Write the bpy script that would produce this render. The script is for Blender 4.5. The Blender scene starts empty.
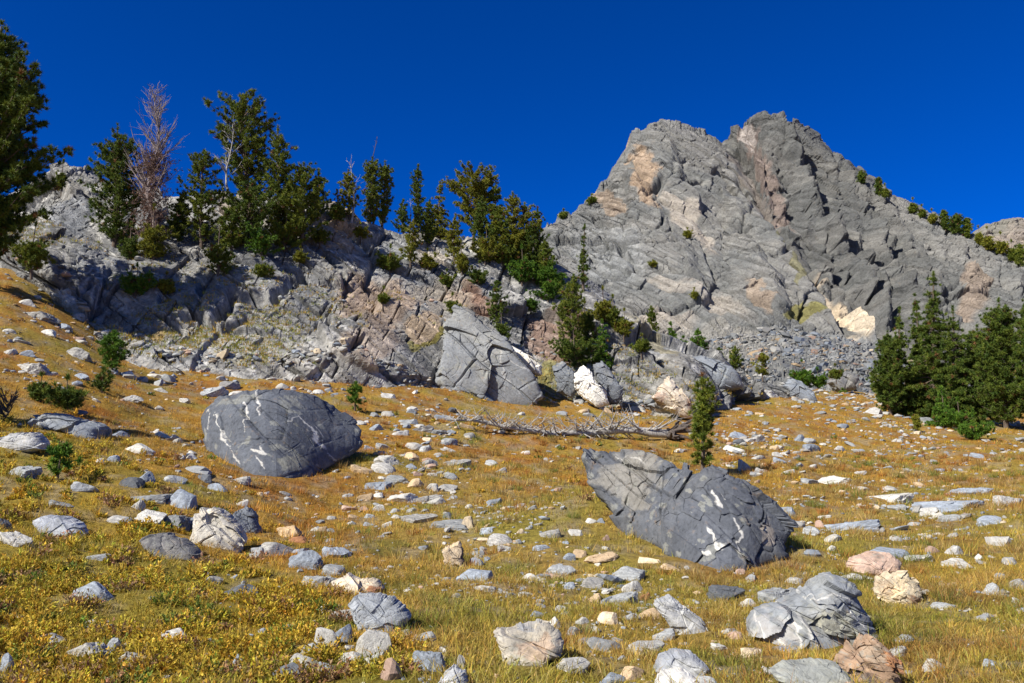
import bpy, bmesh, math, random
import numpy as np
from mathutils import Vector
random.seed(7)
R = math.radians
S = bpy.context.scene
C = S.collection
# ------------------------------------------------------------------ camera, world, sun, exposure
LENS, PITCH, CZ = 30.0, R(8.0), 1.7
F = 1024 * LENS / 36.0
cam = bpy.data.cameras.new('camera'); cam.lens = LENS; cam.sensor_width = 36; cam.clip_start = 0.1; cam.clip_end = 8000
co = bpy.data.objects.new('camera', cam); C.objects.link(co)
co.location = (0, 0, CZ); co.rotation_euler = (R(90) + PITCH, 0, 0); S.camera = co
SUN = Vector((-0.59, -0.50, 0.63)).normalized()
w = bpy.data.worlds.new('World'); S.world = w; w.use_nodes = True
nt = w.node_tree; nt.nodes.clear()
sky = nt.nodes.new('ShaderNodeTexSky'); sky.sky_type = 'NISHITA'; sky.sun_disc = False
sky.sun_elevation = math.asin(SUN.z); sky.sun_rotation = math.atan2(SUN.x, SUN.y)
sky.altitude = 3000; sky.air_density = 0.75; sky.dust_density = 0.0; sky.ozone_density = 5.0
tint = nt.nodes.new('ShaderNodeMix'); tint.data_type = 'RGBA'; tint.blend_type = 'MULTIPLY'
tint.inputs[0].default_value = 1.0; tint.inputs[7].default_value = (0.03, 0.395, 1.17, 1)
bg = nt.nodes.new('ShaderNodeBackground'); bg.inputs[1].default_value = 0.10
out = nt.nodes.new('ShaderNodeOutputWorld')
tcw = nt.nodes.new('ShaderNodeTexCoord'); dp = nt.nodes.new('ShaderNodeVectorMath'); dp.operation = 'DOT_PRODUCT'; dp.inputs[1].default_value = SUN
mrw = nt.nodes.new('ShaderNodeMapRange'); mrw.interpolation_type = 'SMOOTHSTEP'; mrw.inputs[1].default_value = 0.15; mrw.inputs[2].default_value = 0.75
tm = nt.nodes.new('ShaderNodeMix'); tm.data_type = 'RGBA'; tm.inputs[6].default_value = (0.004, 0.405, 1.06, 1); tm.inputs[7].default_value = (.75, .72, .80, 1)
nt.links.new(tcw.outputs['Generated'], dp.inputs[0]); nt.links.new(dp.outputs['Value'], mrw.inputs[0]); nt.links.new(mrw.outputs[0], tm.inputs[0]); nt.links.new(tm.outputs[2], tint.inputs[7])
nt.links.new(sky.outputs[0], tint.inputs[6]); nt.links.new(tint.outputs[2], bg.inputs[0]); nt.links.new(bg.outputs[0], out.inputs[0])
sl = bpy.data.lights.new('sun', 'SUN'); sl.energy = 4.9; sl.angle = R(0.5); sl.color = (1.0, 0.95, 0.87)
so = bpy.data.objects.new('sun', sl); C.objects.link(so); so.rotation_euler = (-SUN).to_track_quat('-Z', 'Y').to_euler()
so.location = SUN * 50
S.view_settings.view_transform = 'Standard'; S.view_settings.look = 'None'; S.view_settings.exposure = 0.55; S.view_settings.gamma = 1.0
S.view_settings.use_curve_mapping = False
S.render.engine = 'CYCLES'
S.cycles.max_bounces = 5; S.cycles.diffuse_bounces = 3; S.cycles.glossy_bounces = 1; S.cycles.transmission_bounces = 2; S.cycles.transparent_max_bounces = 4

# ------------------------------------------------------------------ noise
def hsh(ix, iy, iz, s):
    h = (ix.astype(np.uint32) * np.uint32(374761393) + iy.astype(np.uint32) * np.uint32(668265263) +
         iz.astype(np.uint32) * np.uint32(2147483647 - 58) + np.uint32((s * 974711) & 0xffffffff))
    h = (h ^ (h >> np.uint32(13))) * np.uint32(1274126177)
    h = (h ^ (h >> np.uint32(15))) * np.uint32(2246822519)
    return ((h ^ (h >> np.uint32(16))) & np.uint32(0xffffff)).astype(np.float32) / 16777215.0
def vnoise(P, s=0):
    i = np.floor(P).astype(np.int64); f = (P - i).astype(np.float32); f = f * f * (3 - 2 * f)
    r = 0
    for a in (0, 1):
        wa = f[:, 0] if a else 1 - f[:, 0]
        for b in (0, 1):
            wb = f[:, 1] if b else 1 - f[:, 1]
            for c in (0, 1):
                wc = f[:, 2] if c else 1 - f[:, 2]
                r = r + wa * wb * wc * hsh(i[:, 0] + a, i[:, 1] + b, i[:, 2] + c, s)
    return r * 2 - 1
def fbm(P, s=0, o=4):
    r = 0; a = 1.0; t = 0
    for k in range(o):
        r = r + a * vnoise(P * (2.03 ** k) + 17.3 * k, s + k); t += a; a *= 0.5
    return r / t
def cells(P, s=0):
    n = len(P); b = np.floor(P - 0.5).astype(np.int64)
    f1 = np.full(n, 9, np.float32); f2 = f1.copy(); rid = np.zeros(n, np.float32); D = np.zeros((n, 3), np.float32)
    for a in (0, 1):
        for bb in (0, 1):
            for c in (0, 1):
                ix, iy, iz = b[:, 0] + a, b[:, 1] + bb, b[:, 2] + c
                q = np.stack([ix + .15 + .7 * hsh(ix, iy, iz, s), iy + .15 + .7 * hsh(ix, iy, iz, s + 1), iz + .15 + .7 * hsh(ix, iy, iz, s + 2)], 1)
                d = (P - q).astype(np.float32); dd = np.sqrt((d * d).sum(1)); m = dd < f1
                f2 = np.where(m, f1, np.minimum(f2, dd)); f1 = np.where(m, dd, f1)
                rid = np.where(m, hsh(ix, iy, iz, s + 3), rid); D[m] = d[m]
    return f1, f2, rid, D
def facet(P, s, off=1.0, tilt=1.0, crack=0.5, cw=0.06):
    _, f2, rid, D = cells(P, s); f1 = _
    g = np.stack([np.modf(rid * 37.7)[0], np.modf(rid * 91.3)[0], np.modf(rid * 53.1)[0]], 1) - .5
    ck = sst(-.05, .45, vnoise(P * .55 + 3.7, s + 2))
    return off * (rid - .5) + tilt * 2 * (g * D).sum(1) - crack * ck * np.exp(-((f2 - f1) / (cw * .8)) ** 2)
def brick(Q, s, off, tilt, crack, ew, slope=0.0, ax=2.2, keep=.5):
    '''slabs split along straight joints: layers across z, staggered breaks along x and y'''
    z = Q[:, 2] + .30 * vnoise(Q * [.35, .35, .2], s + 5); z = z + .33 * vnoise(np.stack([z * .8, z * 0, z * 0], 1), s + 6)
    j = np.floor(z); o = np.zeros_like(j); jj = j.astype(np.int64); oo = jj * 0
    x = Q[:, 0] + 7 * hsh(jj, oo, oo, s) + .12 * vnoise(Q * .8, s + 7); x = x * (.7 + .7 * hsh(jj, oo + 3, oo, s)); i = np.floor(x).astype(np.int64)
    y = Q[:, 1] + 5 * hsh(i, jj, oo, s + 1); k = np.floor(y).astype(np.int64)
    fx, fz = x - i, z - jj; rid = hsh(i, jj, k, s + 2); gx = hsh(i, jj, k, s + 3) - .5; gz = hsh(i, jj, k, s + 4) - .5
    e = np.minimum(np.minimum(fx, 1 - fx) * ax, np.minimum(fz, 1 - fz)); w = sst(0, ew, e)
    ck = (hsh(i, jj, oo, s + 8) > keep) * 1.0
    return (off * (rid - .5) * 2 + tilt * 2 * ((fx - .5) * gx + (fz - .5) * gz) + slope * (fz - .5)) * w - crack * ck * (1 - w)
def blur(d, nr, nc, k):
    d = d.reshape(nr, nc)
    for _ in range(k):
        p = np.pad(d, 1, mode='edge'); d = (p[:-2, 1:-1] + p[2:, 1:-1] + p[1:-1, :-2] + p[1:-1, 2:] + 4 * d) / 8
    return d.ravel()
def sst(a, b, x):
    t = np.clip((x - a) / (b - a), 0, 1); return t * t * (3 - 2 * t)

# ------------------------------------------------------------------ projection (pixel <-> place)
def tanel(v): return np.tan(PITCH + np.arctan((341.5 - np.asarray(v, float)) / F))
def at(u, v, Y):
    dz = (341.5 - np.asarray(v, float)) / F; t = Y / (math.cos(PITCH) - dz * math.sin(PITCH))
    x = (np.asarray(u, float) - 512) / F * t
    return np.stack(np.broadcast_arrays(x, Y + 0 * x, CZ + t * (math.sin(PITCH) + dz * math.cos(PITCH))), -1)
def proj(P):
    P = np.asarray(P, float); x, y, z = P[..., 0], P[..., 1], P[..., 2] - CZ
    d = y * math.cos(PITCH) + z * math.sin(PITCH); h = -y * math.sin(PITCH) + z * math.cos(PITCH)
    return 512 + F * x / d, 341.5 - F * h / d, d

# ------------------------------------------------------------------ mesh + tagging helpers
def mk(name, V, Fc, mat=None, parent=None, col=None, smooth=False, loc=None):
    V = np.asarray(V, np.float32); Fc = np.asarray(Fc, np.int32); k = Fc.shape[1]
    me = bpy.data.meshes.new(name)
    me.vertices.add(len(V)); me.vertices.foreach_set('co', V.ravel())
    me.loops.add(Fc.size); me.loops.foreach_set('vertex_index', Fc.ravel())
    me.polygons.add(len(Fc)); me.polygons.foreach_set('loop_start', np.arange(len(Fc), dtype=np.int32) * k)
    me.polygons.foreach_set('use_smooth', np.full(len(Fc), smooth))
    me.update(calc_edges=True)
    if col is not None:
        ca = me.color_attributes.new('col', 'FLOAT_COLOR', 'POINT')
        c4 = np.ones((len(V), 4), np.float32); c4[:, :3] = col; ca.data.foreach_set('color', c4.ravel())
    if mat: me.materials.append(mat)
    o = bpy.data.objects.new(name, me); C.objects.link(o)
    if parent is not None: o.parent = parent
    if loc is not None: o.location = loc
    return o
def tag(o, label=None, cat=None, group=None, kind=None):
    if label: o['label'] = label
    if cat: o['category'] = cat
    if group: o['group'] = group
    if kind: o['kind'] = kind
    return o
def empty(name, loc, rz=0):
    o = bpy.data.objects.new(name, None); C.objects.link(o); o.location = loc; o.rotation_euler = (0, 0, rz); o.empty_display_size = .3
    return o
def gridfaces(nr, nc, wrap=False):
    a = np.arange(nr * nc).reshape(nr, nc)
    if wrap: a = np.concatenate([a, a[:, :1]], 1)
    return np.stack([a[:-1, :-1], a[:-1, 1:], a[1:, 1:], a[1:, :-1]], -1).reshape(-1, 4)
def tube(pts, rads, n=7):
    pts = np.asarray(pts, float); rads = np.asarray(rads, float)
    T = np.gradient(pts, axis=0); T /= np.linalg.norm(T, axis=1)[:, None] + 1e-9
    A = np.cross(T, (0.31, 0.17, 0.93) if abs(T[0] @ np.array((0.31, 0.17, 0.93))) < .9 else (1, 0, 0)); A /= np.linalg.norm(A, axis=1)[:, None] + 1e-9
    B = np.cross(T, A); th = np.arange(n) * 2 * math.pi / n
    V = pts[:, None] + rads[:, None, None] * (np.cos(th)[None, :, None] * A[:, None] + np.sin(th)[None, :, None] * B[:, None])
    return V.reshape(-1, 3), gridfaces(len(pts), n, True)
class MB:
    def __init__(s): s.V = []; s.F = []; s.C = []; s.n = 0
    def add(s, V, Fc, c=None):
        s.V.append(V); s.F.append(np.asarray(Fc) + s.n); s.n += len(V)
        if c is not None: s.C.append(np.broadcast_to(c, (len(V), 3)))
    def get(s): return np.concatenate(s.V), np.concatenate(s.F), (np.concatenate(s.C) if s.C else None)

# ------------------------------------------------------------------ materials
def nmat(name):
    m = bpy.data.materials.new(name); m.use_nodes = True; t = m.node_tree; t.nodes.clear()
    o = t.nodes.new('ShaderNodeOutputMaterial'); b = t.nodes.new('ShaderNodeBsdfPrincipled'); t.links.new(b.outputs[0], o.inputs[0])
    b.inputs['Roughness'].default_value = .9; b.inputs['Specular IOR Level'].default_value = .2
    return m, t, b
def N(t, kind, **k):
    n = t.nodes.new('ShaderNode' + kind)
    for a, v in k.items():
        if a.startswith('i_'): n.inputs[a[2:].replace('_', ' ')].default_value = v
        else: setattr(n, a, v)
    return n
def mixc(t, fac, a, b, mode='MIX'):
    m = N(t, 'Mix', data_type='RGBA', blend_type=mode)
    for s, x in ((0, fac), (6, a), (7, b)):
        if isinstance(x, (int, float)): m.inputs[s].default_value = x
        elif isinstance(x, tuple): m.inputs[s].default_value = x + (1,)
        else: t.links.new(x, m.inputs[s])
    return m.outputs[2]
def ramp(t, src, stops):
    r = N(t, 'ValToRGB'); t.links.new(src, r.inputs[0]); e = r.color_ramp.elements
    while len(e) < len(stops): e.new(.5)
    for q, (p, c) in zip(e, stops): q.position = p; q.color = (c if isinstance(c, tuple) else (c, c, c)) + (1,)
    return r.outputs[0]
def rock_mat(name, base=None, scale=1.0, band=0.0, bump=.35, light=(1.5, 1.5, 1.45), dark=.45, vary=0.25, vein=0.0, rnd=False, rust_k=.35):
    """base None: use the mesh's own pigment attribute"""
    m, t, b = nmat(name)
    tc = N(t, 'TexCoord'); src = tc.outputs['Object']
    if rnd:
        geo = N(t, 'ObjectInfo'); add = N(t, 'VectorMath', operation='MULTIPLY_ADD')
        t.links.new(geo.outputs['Random'], add.inputs[0]); add.inputs[1].default_value = (31, 57, 83); t.links.new(src, add.inputs[2]); src = add.outputs[0]
    def noise(s, d=6, r=.62, dist=0.0):
        n = N(t, 'TexNoise'); n.inputs['Scale'].default_value = s * scale; n.inputs['Detail'].default_value = d; n.inputs['Roughness'].default_value = r
        n.inputs['Distortion'].default_value = dist; t.links.new(src, n.inputs['Vector']); return n.outputs[0]
    if base is None:
        a = N(t, 'Attribute', attribute_name='col'); col = a.outputs['Color']
    elif rnd:
        hsv = N(t, 'HueSaturation'); hsv.inputs['Color'].default_value = base + (1,)
        mr = N(t, 'MapRange'); t.links.new(geo.outputs['Random'], mr.inputs[0]); mr.inputs[3].default_value = 1 - vary; mr.inputs[4].default_value = 1 + vary
        t.links.new(mr.outputs[0], hsv.inputs['Value']); col = hsv.outputs[0]
    else: col = mixc(t, 0.0, base, base)
    n1 = noise(1.3); col = mixc(t, 1.0, col, ramp(t, n1, [(.3, dark + .2), (.5, 1.0), (.72, light)]), 'MULTIPLY')
    n2 = noise(6.0, 8, .7); col = mixc(t, 1.0, col, ramp(t, n2, [(.33, dark), (.48, 1.0), (.7, 1.25)]), 'MULTIPLY')
    if band:
        wv = N(t, 'TexWave', wave_type='BANDS', bands_direction='DIAGONAL'); wv.inputs['Scale'].default_value = (.8 if base else .35) * scale
        wv.inputs['Distortion'].default_value = 7; wv.inputs['Detail'].default_value = 3; wv.inputs['Detail Scale'].default_value = 1.1
        t.links.new(src, wv.inputs['Vector'])
        col = mixc(t, band, col, mixc(t, 1.0, col, ramp(t, wv.outputs[0], [(.1, .5), (.45, 1.0), (.8, 1.1), (.92, 2.1)]), 'MULTIPLY'))
    if vein:
        n3 = noise(.9, 3, .5, 1.5); k = ramp(t, n3, [(.485, 0.0), (.5, vein), (.515, 0.0)]); col = mixc(t, k, col, (.62, .6, .56))
    n4 = noise(3.1, 5, .6); rust = ramp(t, n4, [(.60, 0.0), (.72, rust_k)]); col = mixc(t, rust, col, (.33, .22, .12))
    t.links.new(col, b.inputs['Base Color'])
    bp = N(t, 'Bump'); bp.inputs['Strength'].default_value = bump; bp.inputs['Distance'].default_value = .25 / scale
    mx = N(t, 'Math', operation='MULTIPLY'); t.links.new(n2, mx.inputs[0]); mx.inputs[1].default_value = 1.3
    t.links.new(mx.outputs[0], bp.inputs['Height']); t.links.new(bp.outputs[0], b.inputs['Normal'])
    return m
M = {}
M['peak'] = rock_mat('peak_rock', None, .22, band=.15, bump=.6, rust_k=.12, light=(1.2, 1.2, 1.17), dark=.62)
M['cliff'] = rock_mat('cliff_rock', None, .8, band=.22, bump=.5, rust_k=.25, light=(1.3, 1.3, 1.26), dark=.55)
M['boulder'] = rock_mat('boulder_rock', None, 1.6, bump=.35, light=(1.2, 1.2, 1.18), dark=.62)
PIG = dict(pale=(.36, .35, .325), white=(.50, .485, .44), grey=(.30, .31, .31), blue=(.26, .29, .33), dark=(.125, .135, .15), tan=(.46, .34, .21), pink=(.43, .30, .23), rust=(.27, .13, .065), cream=(.60, .49, .34))
for k, c in PIG.items(): M[k] = rock_mat(k + '_stone', c, 3.2, band=.2 if k in ('pale', 'blue', 'grey') else .06, bump=.3, light=(1.25, 1.25, 1.22), dark=.6, rnd=True)
def leaf_mat(name, trans=.25, rough=.6):
    m, t, b = nmat(name); a = N(t, 'Attribute', attribute_name='col'); t.links.new(a.outputs['Color'], b.inputs['Base Color']); b.inputs['Roughness'].default_value = rough
    tr = N(t, 'BsdfTranslucent'); t.links.new(a.outputs['Color'], tr.inputs[0]); mx = N(t, 'MixShader'); mx.inputs[0].default_value = trans
    t.links.new(b.outputs[0], mx.inputs[1]); t.links.new(tr.outputs[0], mx.inputs[2]); t.links.new(mx.outputs[0], [n for n in t.nodes if n.type == 'OUTPUT_MATERIAL'][0].inputs[0])
    return m
M['needles'] = leaf_mat('pine_needles', .15); M['grass'] = leaf_mat('dry_grass', .3); M['leaves'] = leaf_mat('shrub_leaves', .25)
def bark_mat(name, c):
    m, t, b = nmat(name); tc = N(t, 'TexCoord'); n = N(t, 'TexNoise'); n.inputs['Scale'].default_value = 6; n.inputs['Detail'].default_value = 6
    mp = N(t, 'Mapping'); mp.inputs['Scale'].default_value = (3, 3, .6); t.links.new(tc.outputs['Object'], mp.inputs[0]); t.links.new(mp.outputs[0], n.inputs['Vector'])
    t.links.new(ramp(t, n.outputs[0], [(.3, tuple(x * .45 for x in c)), (.65, c)]), b.inputs['Base Color'])
    bp = N(t, 'Bump'); bp.inputs['Distance'].default_value = .05; t.links.new(n.outputs[0], bp.inputs['Height']); t.links.new(bp.outputs[0], b.inputs['Normal'])
    return m
M['bark'] = bark_mat('grey_brown_bark', (.17, .13, .10)); M['deadwood'] = bark_mat('weathered_wood', (.50, .475, .44)); M['snag'] = bark_mat('dead_reddish_wood', (.34, .28, .27)); M['darkwood'] = bark_mat('dark_rotten_wood', (.14, .115, .10))

# ------------------------------------------------------------------ ground heights (real relief; z over x,y)
TU = np.array([-500, -150, 0, 64, 128, 192, 256, 384, 512, 640, 768, 896, 1024, 1300, 1700.])
TY = np.array([7, 10, 15, 22, 30, 40, 50, 60, 75, 100.])
TV = np.array([
 [690, 690, 692, 695, 697, 698, 700, 700, 700, 700, 700, 700, 700, 700, 700],
 [575, 590, 606, 612, 618, 622, 626, 632, 636, 640, 640, 640, 640, 640, 640],
 [480, 495, 516, 525, 535, 545, 556, 564, 568, 570, 572, 572, 570, 568, 566],
 [400, 415, 438, 448, 458, 474, 492, 506, 514, 520, 522, 522, 516, 510, 505],
 [335, 350, 379, 395, 413, 434, 452, 466, 474, 477, 482, 485, 481, 474, 470],
 [280, 290, 318, 340, 376, 386, 392, 407, 430, 443, 450, 456, 456, 450, 446],
 [245, 252, 273, 296, 352, 360, 364, 378, 402, 416, 426, 436, 441, 437, 430],
 [225, 230, 250, 278, 335, 352, 360, 378, 394, 403, 407, 420, 431, 428, 420],
 [215, 220, 240, 270, 330, 348, 355, 372, 386, 388, 390, 404, 422, 422, 415],
 [215, 220, 240, 275, 330, 355, 365, 378, 386, 386, 384, 394, 414, 420, 415]]).astype(float)
TZ = CZ + TY[:, None] * tanel(TV)
GU = np.linspace(-500, 1700, 221); GYl = np.linspace(math.log(2), math.log(100), 260); GY = np.exp(GYl)
TZ2 = np.vstack([np.zeros((2, len(TU))), TZ]); TY2 = np.concatenate([[0.5, 4], TY])
_a = np.array([[np.interp(y, TY2, TZ2[:, j]) for j in range(len(TU))] for y in GY])
GZ = np.array([np.interp(GU, TU, r) for r in _a])
for _ in range(14):
    p = np.pad(GZ, 1, mode='edge'); GZ = (p[:-2, 1:-1] + p[2:, 1:-1] + p[1:-1, :-2] + p[1:-1, 2:] + 2 * GZ) / 6
MOUNDS = []
def ground_z(x, y, rel=True):
    x = np.asarray(x, float); y = np.asarray(y, float)
    r = np.hypot(x, y); th = np.clip(np.arctan2(x, y), -R(62), R(62)); Y = np.clip(r * np.cos(th), 2, 1e5); Yc = np.minimum(Y, 99.9)
    u = np.clip(512 + F * np.cos(PITCH) * np.tan(th), -500, 1699.9)
    fi = (u + 500) / 10; fj = (np.log(Yc) - math.log(2)) / (math.log(100) - math.log(2)) * 259
    i = np.clip(fi.astype(int), 0, 219); j = np.clip(fj.astype(int), 0, 258); a = fi - i; b = fj - j
    z = (GZ[j, i] * (1 - a) + GZ[j, i + 1] * a) * (1 - b) + (GZ[j + 1, i] * (1 - a) + GZ[j + 1, i + 1] * a) * b
    k = sst(100, 260, Y); z = z * (1 - k) + 6.0 * k
    back = sst(R(75), R(120), np.abs(np.arctan2(x, y))); z = z * (1 - back) - 1.0 * back
    if rel:
        P = np.stack([x, y, 0 * x], -1).reshape(-1, 3)
        n = fbm(P * .23, 5, 3).reshape(x.shape) * .35 * sst(5, 25, Y) + fbm(P * 1.1, 9, 3).reshape(x.shape) * .13
        z = z + n * (1 - sst(120, 200, Y))
    for (mx_, my_, dz_, r_) in MOUNDS: z = z + dz_ * np.exp(-((x - mx_) ** 2 + (y - my_) ** 2) / r_ ** 2)
    return z
for (u_, v_, y_, r_) in [(358, 446, 27.2, 2.8), (332, 463, 26.4, 2.2), (208, 440, 28.0, 2.2), (594, 494, 19.6, 3.0), (622, 534, 18, 2.0), (782, 545, 17.0, 1.8)]:
    p_ = at(u_, v_, y_); MOUNDS.append((p_[0], p_[1], float(p_[2] - ground_z(p_[0], p_[1])), r_))
def on_ground(u, v):
    Y = np.exp(np.linspace(math.log(5), math.log(110), 700)); P = at(u, v, Y); d = P[:, 2] - ground_z(P[:, 0], P[:, 1])
    s = np.where((d[:-1] > 0) & (d[1:] <= 0))[0]
    if len(s) == 0: return P[int(np.argmin(np.abs(d)))]
    i = s[0]; k = d[i] / (d[i] - d[i + 1]); y = Y[i] + (Y[i + 1] - Y[i]) * k; return at(u, v, y)

# pigment of the meadow plants by place (autumn colours: orange slopes, olive shrubs near left, straw and green lower down)
def meadow_col(x, y, rng=None):
    P = np.stack([x, y, 0 * x], 1); u, v, _ = proj(np.stack([x, y, ground_z(x, y, False)], 1))
    n1 = fbm(P * .35, 21, 3); n2 = fbm(P * 1.3, 22, 3); n3 = fbm(P * .8, 24, 3)
    orange = np.array((.55, .31, .05)); olive = np.array((.49, .35, .045)); straw = np.array((.50, .35, .08)); brown = np.array((.36, .20, .055)); green = np.array((.17, .19, .03)); rust = np.array((.42, .17, .03))
    c = np.tile(orange, (len(x), 1))
    def mix(c, k, t): k = np.clip(k, 0, 1)[:, None]; return c * (1 - k) + t * k
    c = mix(c, sst(-.05, .35, n2) * .8, rust)
    lo = sst(445, 515, v + n1 * 60)
    c = mix(c, lo * sst(300, 420, u) * .8, straw)
    c = mix(c, lo * sst(420, 520, u) * sst(-.1, .3, n3) * .5, np.array((.33, .29, .05)))
    c = mix(c, sst(430, 480, v) * sst(600, 780, u + n1 * 60) * sst(.0, .3, n2) * .75, brown)
    c = mix(c, sst(-30, 60, (v - 395) - u * .62 + n1 * 60) * .85, olive)
    c = mix(c, sst(.15, .45, fbm(P * 1.1, 27, 3)) * (.2 + .6 * sst(470, 600, v)), green)
    c = mix(c, sst(.05, .4, n1) * .5 * sst(760, 900, u), olive); c = mix(c, sst(.08, .4, fbm(P * .45 + 40, 28, 4)) * .65, np.array((.40, .33, .055)))
    return c

# ------------------------------------------------------------------ ground sheet
def build_ground():
    th = np.concatenate([np.linspace(-180, -50, 40)[:-1], np.linspace(-50, 50, 640), np.linspace(50, 180, 40)[1:]]); th = np.radians(th)
    r = np.concatenate([np.exp(np.linspace(math.log(.3), math.log(130), 520)), np.exp(np.linspace(math.log(135), math.log(5000), 40))])
    x = r[:, None] * np.sin(th); y = r[:, None] * np.cos(th)
    z = ground_z(x.ravel(), y.ravel()).reshape(x.shape); z[-1] -= 60
    V = np.stack([x, y, z], -1).reshape(-1, 3)
    c = meadow_col(V[:, 0], V[:, 1]) * .62; P = V * [1, 1, 0]
    g = sst(.0, .35, fbm(P * 2.1, 31, 4))[:, None] * .55; c = c * (1 - g) + np.array((.30, .24, .16)) * g
    m, t, b = nmat('meadow_soil'); a = N(t, 'Attribute', attribute_name='col'); tc = N(t, 'TexCoord'); n = N(t, 'TexNoise'); n.inputs['Scale'].default_value = 7; n.inputs['Detail'].default_value = 8; n.inputs['Roughness'].default_value = .75
    t.links.new(tc.outputs['Object'], n.inputs['Vector'])
    t.links.new(mixc(t, 1.0, a.outputs['Color'], ramp(t, n.outputs[0], [(.3, .35), (.5, 1.0), (.7, 1.5)]), 'MULTIPLY'), b.inputs['Base Color'])
    bp = N(t, 'Bump'); bp.inputs['Distance'].default_value = .12; bp.inputs['Strength'].default_value = .8; t.links.new(n.outputs[0], bp.inputs['Height']); t.links.new(bp.outputs[0], b.inputs['Normal'])
    o = mk('ground', V, gridfaces(*x.shape)[:, ::-1], m, col=c, smooth=True); tag(o, kind='structure')
build_ground()

# ------------------------------------------------------------------ rock sheets: cliff, peak, far ridge
def sheet(u, rows, nts):
    """rows: list of (v(u), Y(u)); returns grid nt x nu x 3 and pixel coords"""
    Ps = [at(u, v, Y) for v, Y in rows]; out = []
    for k, n in enumerate(nts):
        a, b = Ps[k], Ps[k + 1]; t = np.linspace(0, 1, n, endpoint=(k == len(nts) - 1))[:, None, None]; out.append(a * (1 - t) + b * t)
    G = np.concatenate(out)
    for _ in range(10):
        G[1:-1] = (G[:-2] + 2 * G[1:-1] + G[2:]) / 4
    return G
def normals(G):
    a = np.gradient(G, axis=0); b = np.gradient(G, axis=1); n = np.cross(b, a); n /= np.linalg.norm(n, axis=2)[..., None] + 1e-9
    return n
def blobs(u, v, c, lst, P, s):
    wn = fbm(P, s, 4)
    wu = u + wn * 14; wv = v + fbm(P + 9, s + 5, 4) * 12
    for (bu, bv, ru, rv, ang, col, k) in lst:
        ca, sa = math.cos(R(ang)), math.sin(R(ang)); du, dv = wu - bu, wv - bv
        d = ((du * ca + dv * sa) / ru) ** 2 + ((-du * sa + dv * ca) / rv) ** 2
        kk = (k * (1 - sst(.6, 1.25, d)))[:, None]; c = c * (1 - kk) + np.array(col) * kk
    return c
I = np.interp
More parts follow.
